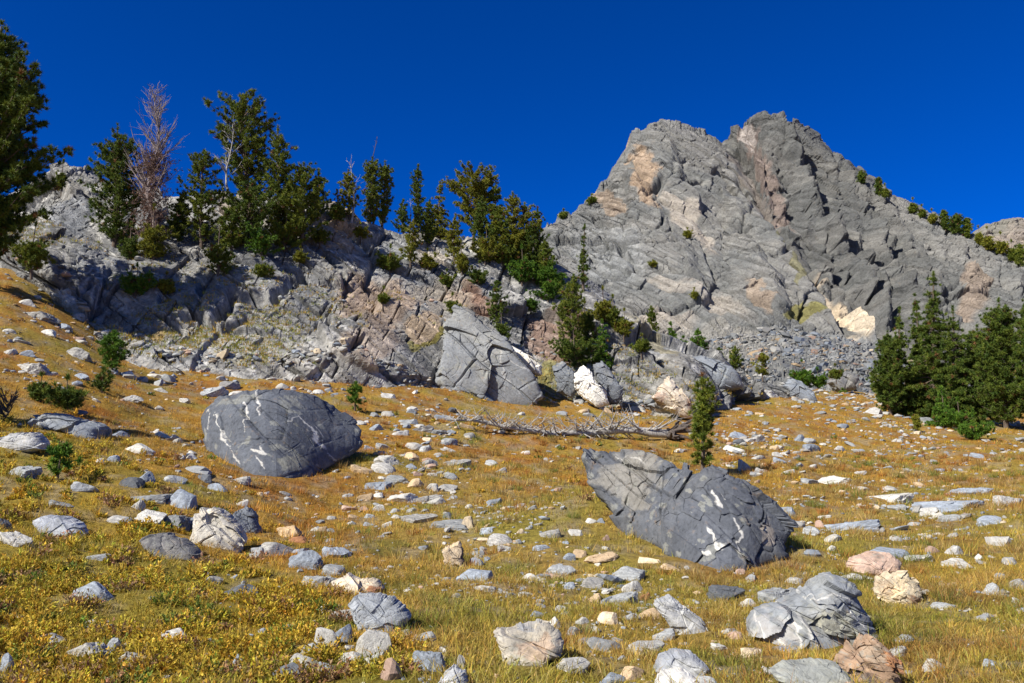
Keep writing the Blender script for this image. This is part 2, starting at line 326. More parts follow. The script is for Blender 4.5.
def build_cliff():
    u = np.linspace(-420, 790, 1500)
    ku = [-420, -200, 0, 30, 60, 100, 130, 165, 200, 240, 290, 320, 345, 360, 400, 430, 470, 500, 520, 550, 580, 605, 640, 670, 700, 740, 790]
    vt = [120, 170, 212, 196, 176, 182, 195, 192, 197, 197, 206, 196, 202, 224, 232, 228, 242, 256, 263, 272, 284, 304, 330, 345, 356, 376, 420]
    ub = [-420, -200, 0, 50, 75, 100, 130, 200, 280, 350, 400, 440, 500, 560, 610, 650, 690, 720, 745, 790]
    vb = [215, 235, 262, 270, 315, 350, 366, 376, 374, 368, 382, 398, 404, 404, 404, 402, 414, 402, 392, 392]
    Yb = [56, 53, 51.5, 50, 47, 45.5, 44.5, 44.3, 44.8, 46.2, 47.5, 48.5, 50, 52, 54, 54, 50, 56, 64, 70]
    VT = I(u, ku, vt); VB = I(u, ub, vb); YB = I(u, ub, Yb)
    for _ in range(8): YB = np.convolve(np.pad(YB, 8, 'edge'), np.ones(17) / 17, 'valid')
    hh = (VB - VT).clip(8)
    D = 4.5 + hh * .075
    rows = [(VB + 26, YB - .5), (VB - .02 * hh, YB + .3), (VB - .42 * hh, YB + D * .34), (VB - .55 * hh, YB + D * .54), (VB - .85 * hh, YB + D * .84), (VT, YB + D + 1.5), (VT + 6, YB + D + 9), (VT + 45, YB + D + 26)]
    G = sheet(u, rows, [30, 190, 70, 150, 90, 40, 30]); nr, nc, _ = G.shape
    Nn = normals(G); 
    for _ in range(6): Nn[1:-1, 1:-1] = (Nn[:-2, 1:-1] + Nn[2:, 1:-1] + Nn[1:-1, :-2] + Nn[1:-1, 2:]) / 4
    Nn /= np.linalg.norm(Nn, axis=2)[..., None]
    if (Nn[..., 1].mean() > 0): Nn = -Nn
    P = G.reshape(-1, 3); n = Nn.reshape(-1, 3)
    A = np.array([[.80, .25, -.55], [.2, .9, .15], [.5, .1, .86]])
    Q = (P @ A.T) + 0.8 * np.stack([vnoise(P * .35, 70), vnoise(P * .35, 71), vnoise(P * .35, 72)], 1)
    pu, pv, _ = proj(P)
    d = fbm(P * .11, 60, 3) * 1.2
    brk = .25 + .95 * sst(-.25, .3, fbm(P * .17, 59, 3))
    b_ = R(36); A2 = np.array([[math.cos(b_), .25, -math.sin(b_)], [0, 1, 0], [math.sin(b_), .25, math.cos(b_)]]); Qb = P @ A2.T
    d = d + blur(facet(P * [.12, .13, .15], 61, .8, 1.2, .5, .05), nr, nc, 4)
    d = d + brick(Qb * [.15, .03, .30], 62, .30, .42, 1.3, .05, .36, keep=.62)
    d = d + brick(Qb * [.38, .06, .85], 64, .10, .18, .50, .11, .10, keep=.72) * (.3 + .7 * brk)
    d = d + brick(Qb * [.9, .15, 2.1], 66, .04, .07, .16, .24, .04, keep=.72) * brk
    d = d + facet(P * [2.6, 2.6, 3.4], 67, .05, .07, .05, .09) * brk + fbm(P * 2.2, 68, 4) * .04
    # the long overhanging crack and other deep shadowed slots
    def slot(pts, w, dep):
        nonlocal d
        wu = pu + vnoise(P * .8, 75) * 4; wv = pv + vnoise(P * .8, 76) * 4
        for (x0, y0), (x1, y1) in zip(pts[:-1], pts[1:]):
            L = math.hypot(x1 - x0, y1 - y0); t = np.clip(((wu - x0) * (x1 - x0) + (wv - y0) * (y1 - y0)) / L ** 2, 0, 1)
            q = np.hypot(wu - x0 - t * (x1 - x0), wv - y0 - t * (y1 - y0)); d = d - dep * np.exp(-(q / w) ** 2)
    slot([(187, 322), (200, 320), (214, 328), (222, 318), (234, 300), (262, 304)], 3.5, 1.5)
    slot([(228, 330), (246, 324)], 3, 1.0); slot([(276, 300), (300, 278)], 4, 1.5); slot([(176, 346), (188, 342)], 2.5, .8)
    slot([(325, 248), (352, 288)], 2.5, .9); slot([(345, 270), (356, 285)], 2, .8); slot([(200, 293), (212, 290)], 3, .9); slot([(160, 302), (182, 304)], 3, .9)
    slot([(322, 330), (330, 318)], 2.5, .9); slot([(350, 360), (356, 345)], 2.5, 1.1); slot([(398, 292), (425, 306)], 2.5, .9); slot([(505, 338), (546, 365)], 3, 1.1)
    fade = np.ones(nr); fade[:12] = np.linspace(0, 1, 12); d = (d.reshape(nr, nc) * fade[:, None]).ravel()
    V = P + n * d[:, None]
    base = np.tile(np.array((.20, .20, .195)), (len(P), 1))
    k = sst(-.1, .4, fbm(Q * [.15, .15, .3], 80, 4))[:, None]; base = base * (1 - k) + np.array((.31, .295, .265)) * k
    k = sst(.05, .45, fbm(Q * [.5, .5, 1.3], 81, 4))[:, None] * .6; base = base * (1 - k * .6) + np.array((.56, .545, .51)) * k * .6
    k = sst(.1, .5, fbm(P * .3, 82, 4))[:, None] * .55; base = base * (1 - k) + np.array((.19, .20, .215)) * k
    m_ = fbm(P * 1.1 + 3 * np.stack([vnoise(P * .5, 86)] * 3, 1), 87, 4); k = (sst(.16, .30, m_) * sst(-.3, .2, fbm(P * .15, 88, 3)) * .5)[:, None]; base = base * (1 - k) + np.array((.60, .585, .55)) * k
    k = (sst(.80, .97, 1 - np.abs(fbm(Qb * [.5, .4, 1.4], 89, 3)) * 5) * .7)[:, None]; base = base * (1 - k) + np.array((.58, .565, .53)) * k
    tan, pink, rust, white, bl, moss = (.50, .38, .26), (.38, .27, .19), (.33, .15, .07), (.68, .66, .61), (.21, .225, .25), (.24, .21, .035)
    L = [(35, 215, 22, 12, 0, white, .7), (70, 218, 26, 22, 0, bl, .6), (97, 215, 5, 32, -12, white, .8), (92, 285, 26, 36, -20, bl, .55), (150, 235, 40, 30, 0, bl, .4),
         (258, 300, 60, 60, 0, bl, .25), (350, 215, 22, 20, 30, tan, .75), (335, 230, 26, 18, 20, tan, .6), (375, 300, 42, 34, 30, pink, .7), (365, 350, 30, 16, -10, pink, .5), (418, 338, 18, 12, 0, tan, .8),
         (428, 248, 26, 16, 20, (.52, .46, .38), .8), (470, 298, 24, 12, 20, rust, .55), (555, 335, 30, 22, 40, rust, .45), (398, 258, 24, 26, 0, (.33, .34, .33), .6), (440, 300, 34, 24, 20, (.42, .36, .28), .6),
         (430, 345, 16, 4, -20, moss, .8), (412, 352, 14, 5, 0, moss, .7), (550, 370, 8, 16, 0, moss, .7), (560, 392, 16, 5, 0, moss, .8), (255, 365, 50, 4, 0, moss, .45), (650, 345, 34, 6, 30, (.27, .22, .08), .45), (232, 205, 14, 8, 0, (.46, .38, .30), .8),
         (205, 330, 40, 10, 0, (.45, .43, .38), .4), (240, 350, 70, 18, 0, (.44, .43, .40), .5), (180, 205, 30, 18, 0, white, .35), (270, 230, 60, 22, 0, (.45, .42, .36), .5), (100, 330, 14, 10, 0, tan, .6), (158, 332, 9, 7, 0, (.5, .36, .16), .9)]
    c = blobs(pu, pv, base, L, P * .9, 83)
    st = np.exp(-((np.modf(100 + (pu * .9 + pv * .55 + fbm(P * .8, 84, 3) * 16) / 9)[0] - .5) / .16) ** 2) * np.exp(-((pu - 92) / 20) ** 2 - ((pv - 290) / 32) ** 2)
    c = c + (np.array(white) - c) * (st * .9)[:, None]
    c = c * .85
    o = mk('cliff', V, gridfaces(nr, nc), M['cliff'], col=c); tag(o, kind='structure'); return V, nr, nc
def build_peak():
    u = np.linspace(430, 1290, 1500)
    ku = [430, 500, 548, 575, 600, 613, 626, 632, 650, 672, 690, 712, 722, 735, 750, 765, 790, 805, 830, 860, 890, 920, 950, 985, 1010, 1060, 1150, 1290]
    vt = [330, 260, 224, 209, 191, 168, 153, 133, 125, 123, 126, 137, 140, 125, 117, 112, 119, 129, 151, 176, 196, 211, 226, 241, 257, 285, 335, 390]
    Yt = [330, 340, 350, 360, 370, 375, 380, 380, 380, 385, 392, 400, 408, 412, 408, 405, 408, 410, 410, 408, 405, 400, 395, 390, 385, 380, 370, 360]
    um = [430, 550, 620, 700, 780, 850, 900, 950, 1024, 1290]; vm = [350, 330, 332, 338, 328, 345, 362, 380, 395, 410]
    VT = I(u, ku, vt); YT = I(u, ku, Yt); VM = I(u, um, vm)
    U3 = np.stack([u, 0 * u, 0 * u], 1); VC = VT + facet(U3 / 13.0, 48, 2.6, 4.0, 0, .1) + facet(U3 / 4.6, 52, .9, 1.4, 0, .1)
    for _ in range(3): YT = np.convolve(np.pad(YT, 12, 'edge'), np.ones(25) / 25, 'valid')
    rows = [(VM * 0 + 418, VM * 0 + 118), (VM * 0 + 398, VM * 0 + 150), (VM, VM * 0 + 272), (VM * .55 + VT * .45, 285 + (YT - 285) * .30), (VM * .22 + VT * .78, 285 + (YT - 285) * .68), (VM * .06 + VT * .94, 285 + (YT - 285) * .90), (VC, YT), (VC + 4, YT + 30), (VT + 70, YT + 160)]
    G = sheet(u, rows, [30, 150, 230, 200, 115, 35, 40, 40]); nr, nc, _ = G.shape
    P = G.reshape(-1, 3); pu, pv, _ = proj(P); face = 1 - sst(-14, 6, pv - np.tile(VM, nr)); Nn = normals(G)
    for _ in range(8): Nn[1:-1, 1:-1] = (Nn[:-2, 1:-1] + Nn[2:, 1:-1] + Nn[1:-1, :-2] + Nn[1:-1, 2:]) / 4
    Nn /= np.linalg.norm(Nn, axis=2)[..., None]
    if Nn[..., 1].mean() > 0: Nn = -Nn
    n = Nn.reshape(-1, 3)
    wp = fbm(P * .02, 40, 3)
    # tilted ribs: gentle faces towards the left, steep drops on the right
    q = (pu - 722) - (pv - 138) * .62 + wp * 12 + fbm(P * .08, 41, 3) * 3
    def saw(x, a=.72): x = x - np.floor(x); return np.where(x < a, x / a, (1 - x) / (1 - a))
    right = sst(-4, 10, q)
    d = fbm(P * .018, 42, 3) * 4
    gul = np.exp(-((q - 12) / 13) ** 2) * 13 * (1 - sst(300, 340, pv)) + np.exp(-((q - 45) / 9) ** 2) * 9 * sst(140, 170, pv)
    d = d - gul + right * ((saw(q / 36 + .2, .72) * 11 - 6) * (1 - .7 * sst(85, 130, q)) + (saw(q / 13.5 + wp * 1.5, .66) * 4.6 - 2.3) * sst(-.35, .15, fbm(P * .03, 47, 2)) * (1 - .6 * sst(100, 150, q))) + (1 - right) * (saw(q / 46 + wp, .8) * 3.5) * sst(-190, -60, q)
    c_, s_ = math.cos(R(56)), math.sin(R(56)); A = np.array([[c_, .15, -s_], [s_, .2, c_], [-.15, 1, .1]])
    Q = P @ A.T + 4 * np.stack([vnoise(P * .04, 43), vnoise(P * .04, 44), vnoise(P * .04, 45)], 1)
    fine = .6 + .8 * sst(-.25, .3, fbm(Q * [.015, .03, .03], 53, 3))
    Qs = (P @ A.T)[:, [0, 2, 1]]; rb = 1 + .8 * right
    df = brick(Qs * [.006, .008, .085], 46, 1.2, 1.3, 3.4, .08, 2.4, ax=8, keep=.35) * rb
    df = df + brick(Qs * [.014, .02, .21], 50, .65, .8, 2.2, .15, 1.3, ax=8, keep=.4) * rb
    df = df + brick(Qs * [.08, .05, .50], 54, .38, .5, 1.1, .26, .5, ax=5, keep=.4) * fine
    df = df + facet(Qs * [.3, .8, 1.0], 55, .22, .3, .35, .12) * fine
    df = df + blur(facet(P * [.03, .03, .035], 59, 1.6, 2.4, 2.0, .05), nr, nc, 3) + blur(facet(Qs * [.045, .05, .11], 49, 1.1, 1.6, 1.6, .06), nr, nc, 1)
    rub = facet(P * [.45, .45, .45], 56, 1.1, 1.2, .8, .12) + facet(P * [1.1, 1.1, 1.1], 57, .5, .6, .3, .12)
    top = sst(0, 26, pv - np.tile(VT, nr)); d = (d * (.25 + .75 * top) + df * (.75 + .4 * right) * (.45 + .55 * top)) * face + (1 - face) * (fbm(P * .03, 58, 3) * 3 + rub)
    def slot(pts, w, dep):
        nonlocal d
        for (x0, y0), (x1, y1) in zip(pts[:-1], pts[1:]):
            L = math.hypot(x1 - x0, y1 - y0); t = np.clip(((pu - x0) * (x1 - x0) + (pv - y0) * (y1 - y0)) / L ** 2, 0, 1)
            qq = np.hypot(pu - x0 - t * (x1 - x0), pv - y0 - t * (y1 - y0)); d = d - dep * np.exp(-(qq / w) ** 2)
    slot([(632, 165), (642, 178)], 3, 5); slot([(648, 192), (662, 182)], 4, 5); slot([(712, 178), (735, 195)], 3.5, 5); slot([(620, 248), (640, 272)], 2.5, 4); slot([(738, 180), (755, 200)], 2.5, 5); slot([(675, 182), (700, 186)], 2, 4)
    slot([(600, 270), (628, 272)], 2, 3)
    V = P + n * d[:, None]
    base = np.tile(np.array((.185, .188, .182)), (len(P), 1))
    k = sst(-.1, .4, fbm(Q * [.02, .06, .06], 90, 4))[:, None]; base = base * (1 - k) + np.array((.24, .235, .22)) * k
    k = sst(.1, .5, fbm(Q * [.05, .2, .2], 91, 4))[:, None] * .5; base = base * (1 - k) + np.array((.32, .31, .285)) * k
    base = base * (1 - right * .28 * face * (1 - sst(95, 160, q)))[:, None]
    tan, pale, moss = (.47, .34, .23), (.54, .47, .39), (.22, .20, .05)
    L = [(645, 175, 11, 38, -15, tan, .75), (610, 205, 20, 8, 30, tan, .5), (688, 225, 12, 40, -35, pale, .6), (610, 255, 40, 30, 0, (.34, .35, .35), .5), (747, 134, 4, 8, -25, (.60, .59, .56), .8), (772, 175, 10, 60, -32, (.32, .23, .19), .5),
         (765, 200, 8, 60, -35, (.30, .24, .2), .4), (842, 308, 10, 40, -38, (.64, .52, .37), .95), (860, 328, 10, 14, -50, (.66, .56, .42), .9), (830, 290, 10, 20, -30, (.58, .48, .36), .7), (805, 314, 16, 5, -10, moss, .8), (793, 262, 4, 30, -10, moss, .5), (780, 235, 6, 10, 0, moss, .5),
         (700, 300, 60, 8, 20, pale, .4), (760, 300, 22, 8, 40, tan, .5), (720, 345, 90, 20, 0, (.36, .34, .30), .6), (830, 350, 60, 14, 0, (.25, .255, .255), .8), (975, 290, 16, 22, 0, (.36, .27, .2), .6), (620, 325, 70, 10, 0, (.42, .37, .31), .5), (660, 320, 40, 6, 0, pale, .4)]
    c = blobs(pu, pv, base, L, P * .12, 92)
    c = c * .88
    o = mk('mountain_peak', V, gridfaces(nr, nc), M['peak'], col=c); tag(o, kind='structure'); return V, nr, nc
def build_ridge():
    u = np.linspace(880, 1500, 400); ku = [880, 950, 985, 1000, 1024, 1100, 1250, 1500]; vt = [300, 250, 226, 222, 219, 212, 225, 260]
    VT = I(u, ku, vt); rows = [(VT + 150, VT * 0 + 560), (VT + 60, VT * 0 + 620), (VT, VT * 0 + 700), (VT + 60, VT * 0 + 900)]
    G = sheet(u, rows, [60, 120, 40]); nr, nc, _ = G.shape; P = G.reshape(-1, 3)
    d = fbm(P * .01, 30, 4) * 12 + facet(P * [.05, .05, .06], 31, 4, 4, 2, .1) + facet(P * [.15, .15, .15], 32, 1.5, 1.5, 1, .1)
    V = P + np.array((0, -.7, .7)) * d[:, None]; k = sst(-.1, .3, fbm(P * .03, 33, 4))[:, None]
    c = np.array((.28, .24, .20)) * (1 - k) + np.array((.20, .19, .16)) * k
    tag(mk('far_ridge', V, gridfaces(nr, nc), M['peak'], col=c), kind='structure'); return V, nr, nc
cliffV, cnr, cnc = build_cliff()
peakV, pnr, pnc = build_peak()
ridgeV, rnr, rnc = build_ridge()
class Look:
    def __init__(s, V, keep): s.V = V[:keep]; s.u, s.v, s.d = proj(s.V)
    def __call__(s, u, v, r=2.2):
        q = (s.u - u) ** 2 + (s.v - v) ** 2; m = q < r * r
        if m.any(): i = np.where(m)[0]; return s.V[i[np.argmin(s.d[i])]]
        return s.V[int(np.argmin(q))]
on_cliff = Look(cliffV, cnc * 560); on_peak = Look(peakV, pnc * 760); on_ridge = Look(ridgeV, rnc * 180)

# ------------------------------------------------------------------ stones
_ico = {}
def ico(sub):
    if sub not in _ico:
        bm = bmesh.new(); bmesh.ops.create_icosphere(bm, subdivisions=sub, radius=1)
        _ico[sub] = (np.array([v.co[:] for v in bm.verts]), np.array([[v.index for v in f.verts] for f in bm.faces])); bm.free()
    return _ico[sub]
def rockgeo(seed, sub, kind='angular'):
    rg = np.random.default_rng(seed); D, Fc = ico(sub)
    npl = dict(angular=9, slab=9, round=14)[kind]
    n = rg.normal(size=(npl, 3)); n /= np.linalg.norm(n, axis=1)[:, None]; h = rg.uniform(.5, 1, npl) if kind != 'round' else rg.uniform(.68, 1, npl)
    if kind == 'slab': n[0] = (rg.normal() * .12, rg.normal() * .12, 1); n[1] = (0, 0, -1); h[0] = .5; h[1] = .5
    a = np.maximum(D @ n.T, 1e-3) / h; p = 22 if kind == 'round' else 60
    r = 1 / ((a ** p).sum(1)) ** (1 / p); r = np.minimum(r, 1.35); V = D * r[:, None]
    if sub >= 3:
        k = 1 if kind != 'round' else .35
        V = V + D * (facet(V * 1.8 + seed, seed, .07 * k, .10 * k, .03, .05) + facet(V * 5 + seed, seed + 9, .02 * k, .035 * k, .012, .06) + fbm(V * 3 + seed, seed, 4) * .025)[:, None]
    mn, mx = V.min(0), V.max(0); return (V - (mn + mx) / 2) / (mx - mn), Fc
RM = {}
for kind in ('angular', 'round', 'slab'):
    for sub, cnt in ((3, 7), (5, 6)):
        L = []
        for i in range(cnt):
            V, Fc = rockgeo(100 + i * 7 + sub, sub, kind); me = mk('stone', V, Fc); L.append(me.data); bpy.data.objects.remove(me)
        RM[kind, sub] = L
_mm = {}
def rock_mesh(kind, sub, i, pig):
    k = (kind, sub, i, pig)
    if k not in _mm:
        me = RM[kind, sub][i].copy(); me.name = 'stone'; me.materials.clear(); me.materials.append(M[pig]); _mm[k] = me
    return _mm[k]
stones = []   # (obj,u,v,w,h,pigment,kind)
rr = random.Random(3)
def stone(u, v, wpx, hpx, pig, kind='angular', label=None, surf=None, tilt=12, name='stone', group=None):
    base = on_ground(u, v + hpx * .42) if surf is None else surf
    d = base[1]; s = d / F * 1.02; W = wpx * s; H = hpx * s * 1.25
    sub = 5 if wpx > 24 else 3; i = rr.randrange(len(RM[kind, sub]))
    o = bpy.data.objects.new(name, rock_mesh(kind, sub, i, pig)); C.objects.link(o)
    dep = W * rr.uniform(.6, .85); H = min(H, W * 1.3 + hpx * s * .6)
    o.scale = (W * 1.12, dep, H * 1.05); o.rotation_euler = (R(rr.uniform(-tilt, tilt)), R(rr.uniform(-tilt, tilt)), R(rr.uniform(-25, 25)) + (math.pi if rr.random() < .5 else 0))
    o.location = (base[0], base[1] + dep * .25, base[2] + hpx * s * .72 - H * .55)
    if label: tag(o, label, 'stone')
    if group: o['group'] = group
    stones.append((o, u, v, wpx, hpx, pig, kind, (base[0], base[1] + dep * .25, W * .5, dep * .5)))
    return o
heroes = []
def poly_r(poly, cu, cv, th):
    P = np.array(poly, float) - (cu, cv); Q = np.roll(P, -1, 0); d = np.stack([np.cos(th), np.sin(th)], 1); r = np.zeros(len(th))
    for a, b in zip(P, Q):
        e = b - a; den = d[:, 0] * e[1] - d[:, 1] * e[0]; den = np.where(np.abs(den) < 1e-9, 1e-9, den)
        t = (a[0] * e[1] - a[1] * e[0]) / den; s = (a[0] * d[:, 1] - a[1] * d[:, 0]) / den
        ok = (t > 0) & (s >= -1e-6) & (s <= 1 + 1e-6); r = np.where(ok, np.maximum(r, t), r)
    return r
def outline_rock(name, label, poly, pig, Y=None, thick=.6, lean=.5, veins=(), patches=(), rough=1.0, pw=3.0, cat='boulder', seed=1, nth=420, ns=110, bed=None, aniso=(1, 1, 1), bend=1.0):
    poly = np.array(poly, float); cu, cv = (poly.min(0) + poly.max(0)) / 2; wpx = np.ptp(poly[:, 0]); hpx = np.ptp(poly[:, 1])
    us = np.linspace(poly[:, 0].min() + .03 * wpx, poly[:, 0].max() - .03 * wpx, 15)
    if Y is None:
        lo = []
        for q in us:
            vs = [a[1] + (b[1] - a[1]) * (q - a[0]) / (b[0] - a[0]) for a, b in zip(poly, np.roll(poly, -1, 0)) if (a[0] - q) * (b[0] - q) <= 0 and a[0] != b[0]]
            lo.append(max(vs) - .05 * hpx)
        Yu = np.array([on_ground(q, b)[1] for q, b in zip(us, lo)]); lo = np.array(lo); Y = np.percentile(Yu, 40)
        if wpx > 100:
            Yu = np.clip(Yu, Y * .75, Y * 1.22); Ya = Yu.copy(); Yu = np.convolve(np.pad(Yu, 3, 'edge'), np.ones(7) / 7, 'valid'); Yu = np.convolve(np.pad(Yu, 2, 'edge'), np.ones(5) / 5, 'valid'); Yu = Yu - .75 * (Yu - Ya).max(); Y = Yu[7]
        else: Y = np.percentile(Yu, 25); Yu = np.full(15, Y)
    else: Yu = np.full(15, Y); lo = np.full(15, cv)
    th = np.linspace(0, 2 * math.pi, nth, endpoint=False); r = poly_r(poly, cu, cv, th); r = np.where(r <= 0, r[r > 0].mean(), r)
    for _ in range(2): r = (np.roll(r, 1) + 2 * r + np.roll(r, -1)) / 4
    cth = np.stack([np.cos(th), np.sin(th), 0 * th], 1); rag = facet(cth * 5 + seed, seed + 21, .05, .07, .02, .06) + fbm(cth * 14 + seed, seed + 22, 3) * .02
    rag = rag * (.6 if wpx > 100 else .9)
    T = thick * wpx * Y / F
    s = np.concatenate([np.linspace(.004, .93, ns), np.linspace(.94, 1, 14), np.linspace(.99, .02, 36)]); sg = np.concatenate([-np.ones(ns + 14), np.ones(36)])
    dep = sg * (np.clip(1 - s ** pw, 0, 1)) ** (1 / pw) * T / 2; g = s
    rr_ = g[:, None] * r * (1 + rag[None] * g[:, None] ** 6)
    du = rr_ * np.cos(th); dv = rr_ * np.sin(th)
    los = np.convolve(np.pad(lo, 3, 'edge'), np.ones(7) / 7, 'valid'); los = los.max() + (los - los.max()) * bend
    yl = Y + bend * (np.interp(cu + du, us, Yu) - Y); q_ = los[7] - cv - dv + (np.interp(cu + du, us, los) - los[7]); yy = yl + lean * (q_ + np.sqrt(q_ ** 2 + 16)) / 2 * Y / F + .30 * T
    dv = dv + dv.clip(0) * .2
    P = at(cu + du, cv + dv, yy); P[..., 1] += dep[:, None]; P = P.reshape(-1, 3); c0 = at(cu, cv, Y)
    sz = wpx * Y / F; L = P - c0; nrm = L / (np.array([.5, .5, .5]) * sz); nrm = np.stack([L[:, 0] / sz, np.repeat(dep, nth) / (T + 1e-9) * 1.2, L[:, 2] / (hpx * Y / F) * .9], 1); nrm /= np.linalg.norm(nrm, axis=1)[:, None] + 1e-9
    X = L / sz * np.array(aniso)
    bed = 40 if bed is None else bed
    if True: ca, sa = math.cos(R(bed)), math.sin(R(bed)); X = np.stack([X[:, 0] * ca - X[:, 2] * sa, X[:, 1], X[:, 0] * sa + X[:, 2] * ca], 1) * [.8, 1, 1.2]
    X = X + .05 * np.stack([vnoise(X * 3, seed), vnoise(X * 3, seed + 1), vnoise(X * 3, seed + 2)], 1)
    brk = .3 + .9 * sst(-.2, .3, fbm(X * 2.5, seed + 2, 3))
    d = brick(X * [1.3, .3, 2.2] + seed * 1.37, seed, .035, .06, .05, .045, .04, keep=.6) + facet(X * 2.2 + seed, seed + 3, .04, .11, .02, .05) + fbm(X * 2.5, seed + 12, 3) * .03
    d = d + brick(X * [3.2, 1, 6.5] + seed, seed + 4, .012, .02, .022, .10, .018, keep=.7) * brk + facet(X * 9 + seed, seed + 7, .012, .02, .012, .07) * brk + fbm(X * 9, seed + 5, 4) * .005
    V = L + nrm * (d * rough * sz * (.5 + .5 * np.abs(nrm[:, 1])))[:, None]
    pu, pv = np.broadcast_to(cu + du, (len(s), nth)).ravel(), (cv + dv).ravel()
    c = np.tile(np.array(PIG[pig] if isinstance(pig, str) else pig), (len(V), 1)); c = c * (1 + .28 * fbm(X * 5, seed + 6, 4))[:, None]
    jit = fbm(X * 14, seed + 8, 4); ju = pu + jit * wpx * .035; jv = pv + fbm(X * 14 + 5, seed + 9, 4) * wpx * .035
    for (bu, bv, ru, rv, ang, col, k) in patches:
        ca, sa = math.cos(R(ang)), math.sin(R(ang)); a, b = pu + jit * ru * .9 - bu, pv + fbm(X * 9 + 3, seed + 3, 3) * rv * .9 - bv
        q = ((a * ca + b * sa) / ru) ** 2 + ((-a * sa + b * ca) / rv) ** 2; kk = (k * (1 - sst(.6, 1.2, q)))[:, None]; c = c * (1 - kk) + np.array(PIG[col] if isinstance(col, str) else col) * kk
    st_ = sst(.05, .4, fbm(X * [3, 3, 1.2] + 7, seed + 15, 4))[:, None] * .55; c = c * (1 - st_) + c * st_ * np.array((1.5, 1.42, 1.25)); lk = (sst(.30, .36, fbm(X * 16, seed + 16, 4)) * .5)[:, None]; c = c * (1 - lk) + np.array((.30, .30, .26)) * lk
    for pts, wd, k in veins:
        q = np.full(len(V), 1e9)
        for (x0, y0), (x1, y1) in zip(pts[:-1], pts[1:]):
            LL = math.hypot(x1 - x0, y1 - y0) + 1e-6; t = np.clip(((ju - x0) * (x1 - x0) + (jv - y0) * (y1 - y0)) / LL ** 2, 0, 1)
            q = np.minimum(q, np.hypot(ju - x0 - t * (x1 - x0), jv - y0 - t * (y1 - y0)))
        kk = (k * .85 * (1 - sst(.3, 1.0, q / (wd * (.62 + .9 * fbm(X * 11, seed + 14, 3)).clip(.1)))))[:, None]; c = c * (1 - kk) + np.array((.66, .64, .59)) * kk
    n = len(s) * nth; V = np.vstack([V, V[:nth].mean(0), V[-nth:].mean(0)]); c = np.vstack([c, c[0], c[-1]])
    Fq = gridfaces(len(s), nth, True)
    a = np.arange(nth); b = (a + 1) % nth; cap = np.concatenate([np.stack([np.full(nth, n), b, a, a], 1)[:, :3], np.stack([np.full(nth, n + 1), a + n - nth, b + n - nth], 1)])
    tri = np.concatenate([Fq[:, [0, 1, 2]], Fq[:, [0, 2, 3]], cap])
    bot = c0.copy()
    o = mk(name, V, tri, M['boulder'], col=c, loc=c0); tag(o, label, cat)
    o['_px'] = [cu, cv, wpx, hpx]; heroes.append((o, cu, cv, wpx, hpx, (c0[0], c0[1], sz * .5, T * .5)))
    return o
DK = (.115, .125, .145)
outline_rock('boulder', 'huge smooth dark grey boulder streaked with thin white veins, on the orange slope',
    [(201, 420), (207, 408), (222, 398), (250, 391), (285, 389), (315, 394), (338, 405), (356, 418), (364, 430), (360, 446), (345, 456), (325, 464), (300, 480), (260, 480), (235, 468), (216, 455), (205, 440)], (.105, .115, .135),
    thick=.30, lean=.95, pw=2.8, rough=.28, seed=11, bend=.5,
    veins=[([(215, 413), (210, 430)], 1.6, .8), ([(221, 412), (226, 432), (238, 452), (243, 462)], 2.2, .8), ([(250, 405), (254, 420), (251, 432)], 1.5, .8), ([(258, 393), (266, 415)], 1.3, .8), ([(303, 418), (318, 432), (326, 447), (338, 462)], 1.8, .9), ([(318, 425), (326, 436)], 1.3, .7), ([(258, 448), (272, 452), (268, 446)], 3.2, .85), ([(262, 455), (272, 470)], 1.8, .8), ([(228, 432), (238, 446)], 3.5, .5), ([(290, 422), (303, 419)], 1.2, .5)],
    patches=[(300, 465, 14, 8, 0, (.32, .31, .24), .5), (240, 402, 20, 4, -10, (.3, .3, .26), .4)])
outline_rock('boulder', 'massive cracked dark grey outcrop boulder with white quartz patches beside the lone pine',
    [(585, 460), (593, 452), (612, 450), (640, 452), (652, 455), (672, 463), (700, 470), (722, 474), (740, 486), (760, 500), (775, 514), (788, 530), (784, 548), (768, 556), (750, 572), (725, 582), (700, 574), (682, 560), (660, 545), (640, 540), (622, 532), (606, 505), (590, 485)], (.10, .108, .125),
    thick=.26, lean=.95, pw=3.6, rough=.7, seed=35, nth=600, ns=170, aniso=(1.2, 1, 1),
    veins=[([(706, 493), (714, 504)], 3.5, .95), ([(718, 492), (719, 500)], 1.6, .9), ([(700, 527), (706, 536), (716, 545)], 4.5, .95), ([(704, 549), (698, 553)], 3, .9), ([(731, 518), (735, 532), (733, 545), (741, 556)], 2.6, .9), ([(756, 524), (762, 534), (758, 540)], 1.6, .6), ([(612, 455), (640, 462)], 1.3, .5)],
    patches=[(628, 480, 30, 30, 0, (.24, .23, .21), .6), (760, 530, 8, 12, 0, (.35, .3, .25), .5)])
